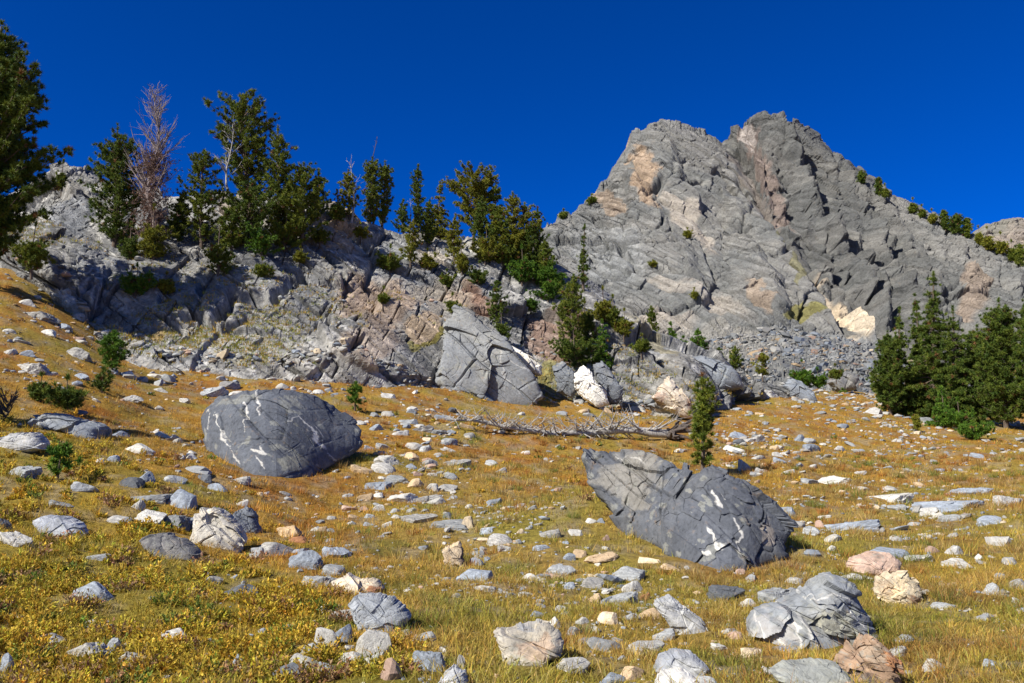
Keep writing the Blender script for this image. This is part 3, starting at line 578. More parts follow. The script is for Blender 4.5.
outline_rock('boulder', 'grey foreground boulder with pale swirling bands and a white left end',
    [(752, 618), (762, 606), (780, 602), (796, 600), (810, 588), (818, 580), (835, 578), (848, 584), (852, 596), (862, 612), (872, 624), (881, 634), (866, 644), (846, 650), (818, 646), (790, 648), (766, 650), (756, 640)], (.235, .25, .265),
    thick=.55, lean=.6, pw=2.4, rough=1.2, seed=37, bed=35, nth=480, ns=140, aniso=(1, 1, 1.5),
    veins=[([(779, 610), (787, 622), (790, 640)], 3.4, .85), ([(770, 630), (778, 644), (792, 644)], 3, .8), ([(757, 612), (764, 628)], 2.6, .8), ([(838, 592), (845, 612), (855, 622), (864, 636)], 1.6, .9), ([(800, 596), (825, 590), (838, 592)], 1.3, .7), ([(790, 612), (800, 630), (812, 640)], 1.8, .5)],
    patches=[(825, 620, 26, 18, 30, (.27, .265, .2), .6), (772, 626, 16, 18, 0, (.4, .385, .37), .6)])
outline_rock('boulder', 'rusty orange and black split shard standing at the bottom beside the banded boulder',
    [(838, 664), (850, 650), (862, 636), (872, 640), (884, 654), (894, 672), (900, 690), (850, 690), (842, 680)], (.33, .225, .15), thick=.6, lean=.4, rough=1.6, seed=41, bed=60,
    patches=[(882, 656, 6, 16, -30, (.42, .2, .09), .8), (858, 672, 12, 7, 30, (.10, .085, .08), .8), (866, 650, 10, 8, 0, (.42, .33, .24), .6)])
outline_rock('boulder', 'tan and grey blocky boulder with a flat top, low centre of the meadow',
    [(496, 634), (506, 628), (522, 624), (545, 624), (560, 630), (566, 642), (562, 652), (545, 660), (528, 666), (508, 668), (503, 655)], (.44, .40, .33), thick=.7, lean=.3, rough=1.1, seed=45, bed=20,
    patches=[(540, 640, 20, 10, 0, (.42, .3, .22), .6), (530, 661, 22, 6, 0, (.2, .2, .2), .7), (527, 622, 12, 5, 0, (.27, .29, .32), .7)])
outline_rock('boulder', 'rounded grey boulder overhanging on its dark right side, below the cream rock',
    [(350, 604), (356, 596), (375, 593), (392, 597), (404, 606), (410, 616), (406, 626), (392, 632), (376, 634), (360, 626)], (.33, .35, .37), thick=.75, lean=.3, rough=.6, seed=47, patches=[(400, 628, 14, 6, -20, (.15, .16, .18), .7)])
outline_rock('boulder', 'long cream and rusty boulder lying on top of the rounded grey boulder',
    [(334, 582), (345, 577), (362, 577), (378, 580), (386, 588), (382, 596), (364, 596), (345, 594), (338, 590)], (.60, .52, .41), thick=.6, lean=.3, rough=1.2, seed=49, patches=[(378, 589, 8, 5, 20, (.25, .11, .06), .9), (372, 594, 5, 3, 0, (.12, .11, .1), .8)])
outline_rock('boulder', 'pale cone-shaped boulder with a wrinkled face in the near left shrubs',
    [(192, 540), (198, 526), (204, 508), (214, 506), (228, 514), (240, 526), (248, 540), (240, 548), (215, 548), (196, 548)], (.48, .45, .39), thick=.7, lean=.4, rough=.9, seed=53, veins=[([(206, 512), (200, 530)], 1.5, .6)])
outline_rock('boulder', 'dark blue-grey broken rock just right of the pale cone-shaped boulder',
    [(232, 516), (240, 510), (252, 508), (256, 520), (260, 534), (250, 536), (240, 526)], (.17, .185, .21), thick=.8, rough=1.3, seed=55)
outline_rock('boulder', 'broad dark grey oval rock sunk in the near left shrubs',
    [(142, 540), (150, 534), (168, 533), (186, 540), (200, 552), (198, 560), (175, 562), (155, 556)], (.185, .18, .175), thick=.7, lean=.7, rough=.6, seed=57)
outline_rock('boulder', 'smooth pale blue-grey oval boulder in the grass near the left edge',
    [(36, 521), (48, 515), (66, 517), (80, 523), (87, 532), (78, 540), (60, 540), (46, 532)], (.42, .44, .47), thick=.7, lean=.5, rough=.4, seed=59)
outline_rock('boulder', 'low dark grey slab lying in the tree shadow at the left',
    [(35, 424), (48, 414), (65, 414), (80, 420), (98, 422), (106, 428), (102, 440), (80, 440), (60, 432), (44, 430)], (.22, .24, .265), thick=.6, lean=.6, rough=.8, seed=61, veins=[([(52, 416), (48, 426)], 1, .6)])
outline_rock('boulder', 'pale streaked low boulder below the dark slab in the tree shadow',
    [(2, 442), (14, 434), (38, 432), (46, 440), (45, 448), (24, 452), (8, 450)], (.44, .44, .43), thick=.7, lean=.3, rough=.8, seed=63, bed=10)
outline_rock('boulder', 'cream split boulder with a brown crack, right of the banded boulder',
    [(876, 592), (880, 580), (888, 572), (905, 570), (912, 582), (918, 596), (912, 602), (895, 606), (880, 600)], (.56, .47, .33), thick=.8, lean=.3, rough=1.6, seed=67, patches=[(908, 598, 10, 5, 20, (.26, .14, .08), .8), (882, 586, 5, 8, 0, (.32, .22, .15), .5)])
outline_rock('boulder', 'low rounded pink-tan boulder just above the cream split boulder',
    [(848, 566), (854, 556), (870, 551), (888, 553), (898, 562), (896, 572), (870, 575), (852, 573)], (.50, .36, .28), thick=.7, lean=.5, rough=.5, seed=71)
outline_rock('boulder', 'leaning pale grey boulder with smooth bands, below the stacked grey stones',
    [(652, 604), (658, 598), (670, 596), (684, 606), (700, 618), (709, 630), (700, 638), (682, 634), (668, 622), (658, 612)], (.38, .39, .40), thick=.7, lean=.5, rough=.8, seed=73, bed=35)
outline_rock('boulder', 'flat greenish-grey slab at the bottom edge below the banded boulder',
    [(772, 672), (786, 662), (815, 659), (838, 664), (850, 680), (848, 694), (800, 694), (782, 684)], (.33, .34, .31), thick=.6, lean=.8, rough=.7, seed=77, patches=[(838, 682, 14, 6, 0, (.42, .27, .18), .7)])
outline_rock('boulder', 'rounded blue-grey boulder at the bottom edge behind a white rock',
    [(654, 668), (660, 655), (675, 649), (692, 652), (706, 666), (704, 676), (680, 678), (662, 676)], (.33, .345, .37), thick=.8, rough=.5, seed=79)
outline_rock('boulder', 'rounded white boulder cut by the bottom edge of the photo',
    [(654, 684), (662, 671), (680, 669), (694, 676), (698, 690), (670, 700), (656, 696)], (.62, .61, .58), thick=.8, rough=.5, seed=83)
outline_rock('boulder', 'pointed tan and brown pyramid boulder left of centre in the straw grass',
    [(442, 552), (450, 546), (459, 542), (464, 552), (466, 566), (455, 569), (446, 566)], (.48, .38, .26), thick=.8, rough=1.2, seed=89, patches=[(464, 558, 4, 10, 0, (.17, .12, .1), .8)])
outline_rock('boulder', 'striped pale grey boulder poking up at the bottom edge left of the tan block',
    [(437, 684), (446, 672), (456, 664), (464, 672), (472, 690), (440, 694)], (.42, .43, .44), thick=.8, rough=.8, seed=97, bed=60)
outline_rock('boulder', 'big dark triangular slab leaning on the foot of the cliff, lower right part',
    [(436, 378), (441, 350), (446, 326), (455, 306), (464, 310), (486, 325), (506, 338), (518, 356), (532, 370), (542, 390), (530, 400), (505, 404), (475, 398), (452, 392)], (.215, .225, .235), Y=49.0, thick=.22, lean=.8, rough=.6, pw=6, seed=109, nth=480, ns=140, veins=[([(512, 362), (528, 372)], 1.3, .5), ([(500, 350), (505, 380), (520, 395)], 2.5, .4)])
outline_rock('boulder', 'long white quartz rock wedged between the triangular slab and the cliff',
    [(505, 350), (510, 345), (520, 350), (533, 358), (543, 366), (540, 372), (526, 369), (512, 366)], (.68, .65, .58), Y=51.5, thick=.5, rough=.8, seed=103)
outline_rock('boulder', 'bright white quartz boulder between two dark slabs at the foot of the cliff',
    [(574, 374), (584, 366), (592, 372), (594, 382), (604, 390), (610, 402), (596, 404), (584, 396), (576, 388)], (.78, .76, .70), Y=50.5, thick=.6, rough=.9, seed=107)
outline_rock('boulder', 'dark leaning slab just right of the bright white quartz boulder',
    [(592, 366), (602, 362), (612, 372), (622, 386), (622, 400), (610, 402), (600, 388)], (.19, .205, .225), Y=52, thick=.6, rough=.8, seed=109)
outline_rock('boulder', 'dark leaning slab just left of the bright white quartz boulder',
    [(552, 366), (562, 362), (574, 370), (578, 388), (572, 396), (558, 390)], (.19, .205, .225), Y=52, thick=.6, rough=.9, seed=113)
outline_rock('boulder', 'steep white and rusty slab at the right foot of the outcrop, above the lone pine',
    [(652, 398), (660, 386), (668, 378), (678, 386), (690, 402), (694, 416), (680, 414), (664, 406)], (.56, .48, .38), Y=49, thick=.5, lean=.8, rough=1, seed=127, bed=50, patches=[(658, 400, 6, 9, 20, (.33, .21, .15), .7), (690, 408, 4, 10, -30, (.36, .2, .12), .6)])
outline_rock('boulder', 'smooth blue-grey slab sloping right at the lower end of the outcrop',
    [(673, 372), (684, 358), (700, 356), (718, 362), (736, 374), (742, 386), (720, 388), (690, 386)], (.23, .25, .275), Y=60, thick=.5, lean=1.0, rough=.7, seed=131)
outline_rock('boulder', 'blue-grey fin of rock leaning right in the upper right meadow',
    [(784, 386), (790, 378), (800, 382), (812, 392), (818, 402), (804, 402), (790, 396)], (.24, .265, .30), thick=.6, rough=.7, seed=137)
outline_rock('boulder', 'dark overhanging boulder at the foot of the grey talus',
    [(830, 382), (836, 374), (848, 372), (856, 378), (854, 388), (838, 390)], (.2, .2, .2), thick=.8, rough=1, seed=139, Y=92)
# stones placed one by one: u, v, width, height, pigment, shape
A, O, B = 'angular', 'round', 'slab'
SL = [(102,431,16,15,'pale',A),(137,447,28,14,'white',O),(118,433,20,9,'blue',A),(98,461,10,9,'white',O),(112,458,13,9,'blue',A),(83,485,22,14,'grey',A),(130,481,24,14,'dark',A),(145,475,17,15,'blue',A),(178,496,28,24,'blue',O),(172,478,22,9,'grey',A),(203,477,14,9,'dark',A),(217,486,20,10,'blue',O),(239,479,21,8,'pale',B),(13,538,32,14,'pale',B),(3,522,12,16,'dark',A),(117,519,22,8,'pale',O),(147,514,28,18,'white',A),(171,521,30,16,'grey',B),(136,503,13,13,'pale',A),(190,522,22,14,'blue',A),
(20,470,28,14,'grey',A),(60,504,22,9,'grey',A),(150,497,34,9,'grey',B),(228,450,14,8,'tan',A),(90,590,36,24,'blue',O),(48,638,26,12,'pale',O),(86,648,38,20,'pale',A),(113,645,20,20,'grey',A),(131,645,15,10,'cream',A),(135,661,36,12,'pale',B),(174,635,27,20,'pale',O),(239,591,32,19,'dark',A),(243,671,38,14,'pink',O),(95,556,22,7,'grey',O),(3,662,14,26,'blue',A),(212,579,16,9,'pale',A),(187,590,14,10,'blue',A),(238,658,12,12,'blue',A),
(270,548,40,18,'pale',O),(256,552,14,16,'grey',A),(289,530,26,16,'tan',A),(297,539,18,8,'rust',A),(306,558,30,24,'blue',A),(318,580,32,16,'grey',B),(336,551,24,15,'blue',A),(330,569,24,14,'grey',O),(345,614,26,11,'pale',A),(325,637,22,27,'white',O),(341,632,17,22,'blue',O),(371,643,32,30,'white',O),(323,608,9,11,'white',O),(352,657,26,13,'pale',O),(324,667,22,12,'blue',O),(290,671,28,22,'dark',A),(310,648,18,12,'grey',A),(302,662,26,16,'pale',O),(388,668,22,26,'pink',A),(428,660,32,24,'blue',B),(472,574,36,14,'blue',O),(443,650,9,8,'white',O),(461,661,8,20,'pale',A),(426,636,18,12,'grey',O),(440,655,12,10,'cream',A),
(420,518,34,9,'pale',B),(445,524,36,8,'grey',B),(467,521,12,17,'cream',A),(447,515,9,9,'dark',A),(382,466,24,13,'pale',A),(361,468,24,10,'tan',B),(378,485,26,10,'blue',B),(395,478,24,12,'grey',A),(405,497,34,12,'white',A),(424,499,36,8,'pale',B),(432,486,12,10,'white',A),(446,487,20,9,'pale',A),(364,496,16,9,'tan',A),(380,507,14,9,'pale',A),(388,459,26,14,'pale',A),(410,455,16,10,'tan',A),(430,462,16,9,'pale',A),(448,440,16,7,'grey',B),(210,390,28,14,'grey',A),(230,384,22,10,'pale',O),(238,393,18,9,'white',A),(281,385,14,8,'white',O),(445,417,20,7,'blue',B),(408,420,18,7,'grey',B),(420,428,22,7,'pale',B),(436,431,18,6,'grey',B),(400,432,16,7,'white',A),(360,422,12,6,'pale',A),(388,395,14,7,'pale',A),
(458,463,26,11,'pale',B),(491,462,14,8,'grey',A),(500,470,12,6,'pale',O),(438,500,20,9,'white',A),(500,538,24,14,'pale',A),(486,530,14,9,'blue',A),(505,548,12,6,'white',A),(591,520,12,6,'white',O),(601,520,7,6,'blue',A),(525,452,10,5,'white',O),(503,548,10,7,'pale',A),(550,533,20,10,'pale',B),(541,547,18,7,'blue',B),(606,537,8,8,'pink',A),(650,560,20,8,'cream',B),(672,567,18,6,'tan',A),(561,570,26,14,'grey',O),(568,556,14,9,'blue',O),(580,553,13,10,'tan',A),(601,557,34,9,'tan',A),(628,572,32,17,'grey',O),(634,586,22,14,'pale',O),(624,598,27,13,'grey',B),(645,595,9,10,'rust',A),(592,582,22,14,'pale',A),(606,600,12,10,'blue',A),(594,598,15,10,'tan',A),(570,585,11,9,'blue',A),(532,577,22,11,'white',A),(554,575,20,10,'pink',A),(562,608,14,9,'white',O),(608,617,18,15,'cream',O),(583,620,14,8,'white',A),(633,616,18,7,'grey',A),(650,613,22,12,'tan',O),(554,622,13,15,'white',O),(665,634,22,14,'grey',A),(647,648,36,14,'pale',O),(606,645,34,14,'grey',O),(584,641,16,9,'blue',O),(574,630,18,10,'grey',A),(574,665,30,16,'pale',O),(613,679,26,16,'blue',O),(632,672,26,15,'tan',O),(706,682,24,16,'grey',O),(595,629,10,8,'white',A),(478,556,9,5,'pale',A),(476,561,14,9,'blue',A),(484,588,20,7,'pale',B),(527,594,16,6,'white',A),
(727,592,32,18,'dark',A),(779,595,46,18,'grey',B),(749,602,17,10,'white',A),(752,652,26,10,'cream',B),(720,646,14,10,'white',O),(735,635,16,9,'pink',A),(890,552,38,14,'blue',O),(921,557,24,9,'pale',B),(856,525,52,11,'blue',B),(821,523,9,9,'pink',O),(834,537,17,10,'white',O),(812,530,18,12,'grey',A),(797,523,15,8,'pale',O),(833,548,14,8,'white',A),(855,576,22,7,'white',A),(792,612,9,6,'white',A),(906,638,20,9,'grey',A),(900,651,22,9,'pale',B),(752,577,12,8,'grey',O),(740,571,10,7,'pink',A),(787,650,24,10,'blue',B),(795,580,16,8,'pale',A),
(835,479,36,11,'white',A),(812,480,20,9,'grey',A),(892,497,42,9,'white',B),(860,488,18,6,'white',A),(975,490,36,10,'blue',B),(955,504,62,11,'blue',B),(929,511,28,10,'white',A),(951,517,20,8,'grey',O),(990,519,24,11,'blue',A),(1012,500,30,10,'pale',B),(978,455,13,6,'blue',O),(841,448,16,8,'pale',A),(957,549,19,11,'pale',A),(962,563,30,14,'pale',A),(1011,560,13,10,'pale',O),(993,589,19,13,'grey',A),(946,606,22,8,'grey',B),(935,664,22,14,'pale',O),(1002,576,15,9,'pale',A),(1019,584,18,13,'pale',A),(933,549,14,9,'pink',O),(1016,600,10,8,'pale',O),(880,530,12,5,'pale',A),(952,584,14,8,'pink',A),(990,662,12,8,'blue',O),
(801,437,13,10,'blue',A),(814,447,19,11,'blue',A),(781,460,13,8,'blue',A),(753,438,24,9,'pale',B),(737,434,16,8,'blue',A),(745,464,12,16,'grey',A),(736,448,20,10,'white',A),(760,457,14,6,'white',A),(788,511,18,13,'blue',A),(825,516,12,6,'white',A),(779,454,12,6,'white',O),(789,471,14,6,'white',A),(860,472,12,5,'pale',A),(762,470,12,6,'pale',A),(767,393,28,13,'pale',A),(875,410,18,10,'pale',O),(893,404,14,8,'white',O),(905,412,10,8,'grey',O),(925,420,20,9,'grey',O),(914,408,12,10,'pale',O),(637,408,18,8,'white',A),
(25,301,17,8,'white',O),(36,313,34,12,'pale',A),(47,331,14,8,'white',A),(73,350,28,13,'pale',A),(28,366,32,13,'pale',B),(27,352,16,8,'blue',A),(8,350,12,8,'white',A),(45,280,28,12,'blue',A),(67,287,22,12,'grey',A),(56,299,10,7,'white',O),(62,325,15,8,'blue',A),(52,373,12,5,'white',O),(126,373,16,7,'white',O),(157,376,24,5,'white',B),(129,397,24,8,'pale',A),(160,389,14,6,'white',A),(20,340,14,6,'pale',A),(8,330,12,6,'white',A),(80,375,14,7,'blue',A),(163,434,14,8,'white',A),(178,440,10,8,'white',O),(158,407,10,6,'white',O),(97,303,14,9,'pale',A),(80,340,12,6,'white',A),(140,378,12,6,'blue',A),(184,400,12,6,'pale',A)]
for s in SL: stone(*s)
# further single stones, scattered where the photo is rubbly
def rnd_pig(g): return g.choices(['pale', 'white', 'grey', 'blue', 'tan', 'pink', 'cream', 'dark'], [5, 4, 4, 4, 1.4, 1, .8, .5])[0]
taken = [(s[1], s[2], s[3], s[4]) for s in stones] + [(h[1], h[2], h[3], h[4]) for h in heroes]
def free(u, v, wd):
    return all(abs(u - a) > (c + wd) * .5 or abs(v - b) > d * .6 + wd * .3 for a, b, c, d in taken)
zones = [(345, 445, 450, 525, 22, 9, 20), (370, 410, 470, 440, 8, 9, 16), (480, 530, 640, 620, 16, 8, 15), (750, 420, 1020, 540, 20, 8, 15), (560, 590, 720, 680, 8, 8, 15), (880, 540, 1020, 680, 6, 8, 14), (0, 280, 100, 390, 5, 8, 15), (460, 440, 620, 530, 6, 7, 12)]
tries = 0
for (u0, v0, u1, v1, n, s0, s1) in zones:
    k = 0
    while k < n and tries < 9000:
        tries += 1; u = rr.uniform(u0, u1); v = rr.uniform(v0, v1); wd = rr.uniform(s0, s1)
        if free(u, v, wd) and len(stones) + len(heroes) < 299:
            stone(u, v, wd, wd * rr.uniform(.4, .7), rnd_pig(rr), rr.choice((A, A, O, B))); taken.append((u, v, wd, wd * .5)); k += 1
print('individual stones', len(stones) + len(heroes))
# labels that place each stone beside something one can find
LM = [(283, 430, 'the dark veined boulder'), (690, 510, 'the cracked dark outcrop'), (815, 615, 'the banded boulder'), (530, 645, 'the tan blocky boulder'), (705, 425, 'the lone pine'), (575, 426, 'the fallen tree'), (380, 612, 'the overhanging grey boulder'), (220, 527, 'the cone-shaped boulder'), (62, 527, 'the smooth oval boulder'),
      (73, 427, 'the shadowed dark slab'), (112, 352, 'the upper left sapling'), (895, 588, 'the cream split boulder'), (955, 500, 'the flat slab pile'), (355, 397, 'the tiny pine'), (868, 665, 'the rusty shard'), (945, 415, 'the fir stand'), (32, 250, 'the left bush'), (485, 380, 'the triangular slab'), (455, 556, 'the pyramid boulder'), (171, 548, 'the dark oval rock')]
CW = dict(pale='pale grey', white='whitish', grey='mid-grey', blue='blue-grey', dark='dark grey', tan='tan', pink='pinkish', rust='rusty', cream='cream'); KW = dict(angular='angular', round='rounded', slab='flat')
keys = {}
for s in stones:
    o, u, v, wd, hd, pig, kind, _ = s
    d, lu, lv, nm = min((math.hypot((u - a) * .8, (v - b) * 1.1), a, b, n) for a, b, n in LM)
    du, dv = u - lu, v - lv
    dr = ('right of' if du > 0 else 'left of') if abs(du) > abs(dv) * 1.4 else ('below' if dv > 0 else 'above')
    near = 'just ' if d < 45 else ('' if d < 90 else 'well ')
    size = 'large' if wd > 30 else ('medium' if wd > 17 else 'small')
    key = f"{size} {CW[pig]} {KW[kind]} stone {near}{dr} {nm}"; keys.setdefault(key, []).append(s)
ORD = ['leftmost', 'second from left', 'third from left', 'fourth from left', 'fifth from left', 'sixth from left', 'seventh from left']
NUM = ['', '', 'two', 'three', 'four', 'five', 'six', 'seven']
for key, L in keys.items():
    L.sort(key=lambda s: s[1])
    for i, s in enumerate(L):
        lab = key
        if len(L) > 1: lab += ', ' + ((ORD[i] if i < len(L) - 1 else 'rightmost') + ' of ' + NUM[min(len(L), 7)])
        tag(s[0], lab, 'stone', 'stones lying in the mountain meadow')
for h in heroes: h[0]['group'] = 'large boulders on the slope'; del h[0]['_px']
foot = [s[7] for s in stones] + [h[5] for h in heroes]
def clear_of(x, y, k=.66):
    ok = np.ones(len(x), bool)
    for (a, b, rx, ry) in foot: ok &= ((x - a) / (rx * k)) ** 2 + ((y - b) / (ry * k)) ** 2 > 1
    return ok

# ------------------------------------------------------------------ countless small stones
def scatter_stones(name, pos, size, cols, seed, mat, sub=1):
    g = np.random.default_rng(seed); n = len(pos); Vs = []; base = [rockgeo(900 + i, sub, ('angular', 'slab', 'round')[i % 3]) for i in range(24)]; Fs = []; Cs = []; off = 0
    pick = g.integers(0, 24, n)
    for k in range(24):
        idx = np.where(pick == k)[0]
        if len(idx) == 0: continue
        V, Fc = base[k]; a = g.uniform(0, 6.28, len(idx)); ca, sa = np.cos(a), np.sin(a); sc = size[idx][:, None] * g.uniform(.7, 1.2, (len(idx), 3)) * [1, 1, .5]
        W = V[None] * sc[:, None, :]; tl = g.normal(0, .25, len(idx)); W[..., 2] += W[..., 0] * tl[:, None]
        X = W[..., 0] * ca[:, None] - W[..., 1] * sa[:, None]; Y = W[..., 0] * sa[:, None] + W[..., 1] * ca[:, None]
        W = np.stack([X, Y, W[..., 2]], -1) + pos[idx][:, None, :] + np.array((0, 0, 1)) * (size[idx] * .06)[:, None, None]
        Vs.append(W.reshape(-1, 3)); nv = len(V); Fs.append((Fc[None] + (np.arange(len(idx)) * nv)[:, None, None] + off).reshape(-1, 3)); off += nv * len(idx); Cs.append(np.repeat(cols[idx], nv, 0))
    o = mk(name, np.concatenate(Vs), np.concatenate(Fs), mat, col=np.concatenate(Cs)); return o
pigA = np.array([PIG[k] for k in ('pale', 'white', 'grey', 'blue', 'tan', 'pink', 'cream', 'dark')]); pigP = np.array([5, 4, 5, 4, 1.6, 1.2, .8, .6]); pigP = pigP / pigP.sum()
M['pebble'] = rock_mat('pebble_rock', None, 5, bump=.2, light=(1.15, 1.15, 1.12), dark=.7)
g = np.random.default_rng(5)
ubx = [-420, -200, 0, 50, 75, 100, 130, 200, 280, 350, 400, 440, 500, 560, 610, 650, 690, 720, 745, 790]; Ybx = [54, 51, 49, 48, 46.5, 45.5, 44.5, 44.3, 44.8, 46.2, 47.5, 48.5, 50, 52, 54, 54, 50, 56, 64, 100]
def in_meadow(x, y): 
    u = 512 + F * math.cos(PITCH) * x / y; return y < np.where(u < 790, np.interp(u, ubx, Ybx) + 1, 100)
def samp(n, y0, y1, g, wide=.78):
    y = np.exp(g.uniform(math.log(y0), math.log(y1), n * 2)); y = y[g.random(n * 2) < 1][:n]; x = g.uniform(-wide, wide, n) * y; return x, y
def pebble_density(u, v, P):
    dn = .05 + 1.0 * sst(.08, .38, fbm(P * .45, 301, 3))
    for (a, b, ra, rb, k) in [(400, 485, 60, 38, 1.2), (420, 422, 60, 16, 1.3), (620, 590, 90, 30, .6), (520, 560, 60, 50, .5), (750, 450, 40, 26, .8), (860, 470, 190, 80, .28), (320, 375, 220, 14, 1.0), (60, 330, 80, 60, .3), (850, 395, 90, 14, 1.2), (650, 415, 80, 14, .5), (900, 420, 30, 16, 1.3), (640, 660, 90, 30, .4), (320, 600, 50, 60, .25), (950, 505, 60, 20, .6)]:
        dn = dn + k * np.exp(-((u - a) / ra) ** 2 - ((v - b) / rb) ** 2)
    dn = dn * 1.25
    return dn * (1 - .75 * sst(0, 50, (v - 410) - u * .62))
x, y = samp(30000, 7, 95, g); u, v, _ = proj(np.stack([x, y, ground_z(x, y)], 1)); P = np.stack([x, y, 0 * x], 1)
keep = (g.random(len(x)) < pebble_density(u, v, P) * .5) & in_meadow(x, y) & clear_of(x, y, .8); x, y = x[keep], y[keep]
sz = np.clip(y * g.lognormal(math.log(.0034), .65, len(x)), .03, .7); cl = pigA[g.choice(8, len(x), p=pigP)] * g.uniform(.8, 1.15, (len(x), 1))
pebX, pebY, pebS = x, y, sz
print('pebbles', len(x))
o = scatter_stones('scattered_stones', np.stack([x, y, ground_z(x, y)], 1), sz, cl, 6, M['pebble'], 2); tag(o, 'countless small pale stones strewn through the meadow grass', 'small stones', kind='stuff')
# talus under the peak
g = np.random.default_rng(8); n = 9000; uu = g.uniform(560, 1150, n); rows = g.integers(12, 175, n); cidx = np.clip(((uu - 430) / 860 * 1499).astype(int), 0, 1499)
pos = peakV.reshape(pnr, pnc, 3)[rows, cidx]; sz = g.lognormal(math.log(1.0), .5, n).clip(.4, 4) * (pos[:, 1] / 220)
cl = pigA[g.choice(8, n, p=pigP)] * .72 * g.uniform(.7, 1.15, (n, 1))
o = scatter_stones('talus', pos, sz, cl, 9, M['pebble'], 1); tag(o, 'grey talus of broken blocks below the rocky peak', 'talus', kind='stuff')
# rubble at the foot and on the ledges of the cliff
g = np.random.default_rng(12); n = 1100; rows = np.where(g.random(n) < .8, g.integers(30, 55, n), g.integers(220, 300, n)); ci = g.integers(430, 1420, n); CV3 = cliffV.reshape(cnr, cnc, 3)
cn = np.cross(CV3[:, np.clip(np.arange(cnc) + 4, 0, cnc - 1)] - CV3, CV3[np.clip(np.arange(cnr) + 4, 0, cnr - 1)] - CV3); cn /= np.linalg.norm(cn, axis=2)[..., None] + 1e-9
up = np.abs(cn[rows, ci, 2]); kp = (up > .78) | (rows < 55); rows, ci = rows[kp], ci[kp]; n = len(rows)
o = scatter_stones('cliff_rubble', CV3[rows, ci], g.lognormal(math.log(.24), .5, n).clip(.1, .9), pigA[g.choice(8, n, p=pigP)] * .85 * g.uniform(.7, 1.15, (n, 1)), 13, M['pebble'], 2); tag(o, 'broken pale rubble along the foot and ledges of the cliff', 'rubble', kind='stuff')

# ------------------------------------------------------------------ grass and low shrubs
def blades(px, py, pz, cols, h, wd, nb, seed, seg=1, spread=.09):
    g = np.random.default_rng(seed); n = len(px); m = n * nb; I_ = np.repeat(np.arange(n), nb)
    a = g.uniform(0, 6.28, m); rad = spread * np.sqrt(g.random(m)) * h[I_] / .15; bx = px[I_] + rad * np.cos(a); by = py[I_] + rad * np.sin(a); bz = pz[I_] - .015
    lean = g.uniform(.15, .95, m); hh = h[I_] * g.uniform(.55, 1.25, m); a2 = a + g.normal(0, .6, m); dx, dy = np.cos(a2), np.sin(a2); s = g.uniform(0, 6.28, m); sx, sy = np.cos(s) * wd[I_] / 2, np.sin(s) * wd[I_] / 2
    b = np.stack([bx, by, bz], 1); sd = np.stack([sx, sy, 0 * sx], 1); d = np.stack([dx * lean, dy * lean, np.ones(m)], 1); d /= np.linalg.norm(d, axis=1)[:, None]
    tip = b + d * hh[:, None]; c = cols[I_] * g.uniform(.6, 1.35, (m, 1)) * (1 + g.normal(0, .08, (m, 3)))
    if seg == 1:
        V = np.stack([b - sd, b + sd, tip], 1).reshape(-1, 3); Fc = np.arange(m * 3).reshape(-1, 3); return V, Fc, np.repeat(c, 3, 0)
    mid = b + d * hh[:, None] * .55 + [0, 0, .01]; tip = tip + np.stack([dx, dy, -.6 * np.ones(m)], 1) * (hh * .22)[:, None]
    V = np.stack([b - sd, b + sd, mid - sd * .7, mid + sd * .7, tip], 1).reshape(-1, 3); k = np.arange(m)[:, None] * 5
    Fc = np.concatenate([k + [0, 1, 3], k + [0, 3, 2], k + [2, 3, 4]]); return V, Fc, np.repeat(c, 5, 0)
def pebble_free(x, y, k=.5):
    # coarse grid test against the small stones
    H = {}; 
    for a, b, s in zip(pebX, pebY, pebS):
        if s > .09: H.setdefault((int(a // .5), int(b // .5)), []).append((a, b, s))
    ok = np.ones(len(x), bool)
    for i in range(len(x)):
        for t in H.get((int(x[i] // .5), int(y[i] // .5)), ()):
            if (x[i] - t[0]) ** 2 + (y[i] - t[1]) ** 2 < (t[2] * k) ** 2: ok[i] = False; break
    return ok
mb = MB()
for (n, y0, y1, nb, seg, sd, h0, w0, wide) in ((16000, 5.5, 15, 16, 2, 401, .13, .007, .85), (26000, 15, 34, 11, 1, 402, .13, .013, .8), (30000, 34, 95, 8, 1, 403, .15, .028, .8)):
    g = np.random.default_rng(sd); yy = np.sqrt(g.uniform(y0 ** 2, y1 ** 2, n)); xx = g.uniform(-wide, wide, n) * yy; P = np.stack([xx, yy, 0 * xx], 1)
    u, v, _ = proj(np.stack([xx, yy, ground_z(xx, yy)], 1)); cover = .55 + .6 * fbm(P * .9, 410, 3) + .25; shr = sst(-20, 40, (v - 400) - u * .62)
    kp = in_meadow(xx, yy) & clear_of(xx, yy) & (g.random(n) < cover * (1 - .45 * shr)); xx, yy, P = xx[kp], yy[kp], P[kp]
    kp = pebble_free(xx, yy); xx, yy, P = xx[kp], yy[kp], P[kp]
    cl = meadow_col(xx, yy) * (1 + .35 * g.normal(0, .6, (len(xx), 1))).clip(.5, 1.6)
    gr = g.random(len(xx)) < .06; cl[gr] = cl[gr] * .3 + np.array((.13, .2, .03)) * .8; st = g.random(len(xx)) < .15; cl[st] = cl[st] * .4 + np.array((.5, .38, .16)) * .6
    h = h0 * g.lognormal(0, .3, len(xx)) * (1 + .5 * fbm(P * .7, 411, 2)); wd = w0 * np.ones(len(xx)) * g.uniform(.8, 1.3, len(xx))
    V, Fc, c = blades(xx, yy, ground_z(xx, yy), cl, h, wd, nb, sd + 1, seg); mb.add(V, Fc, c)
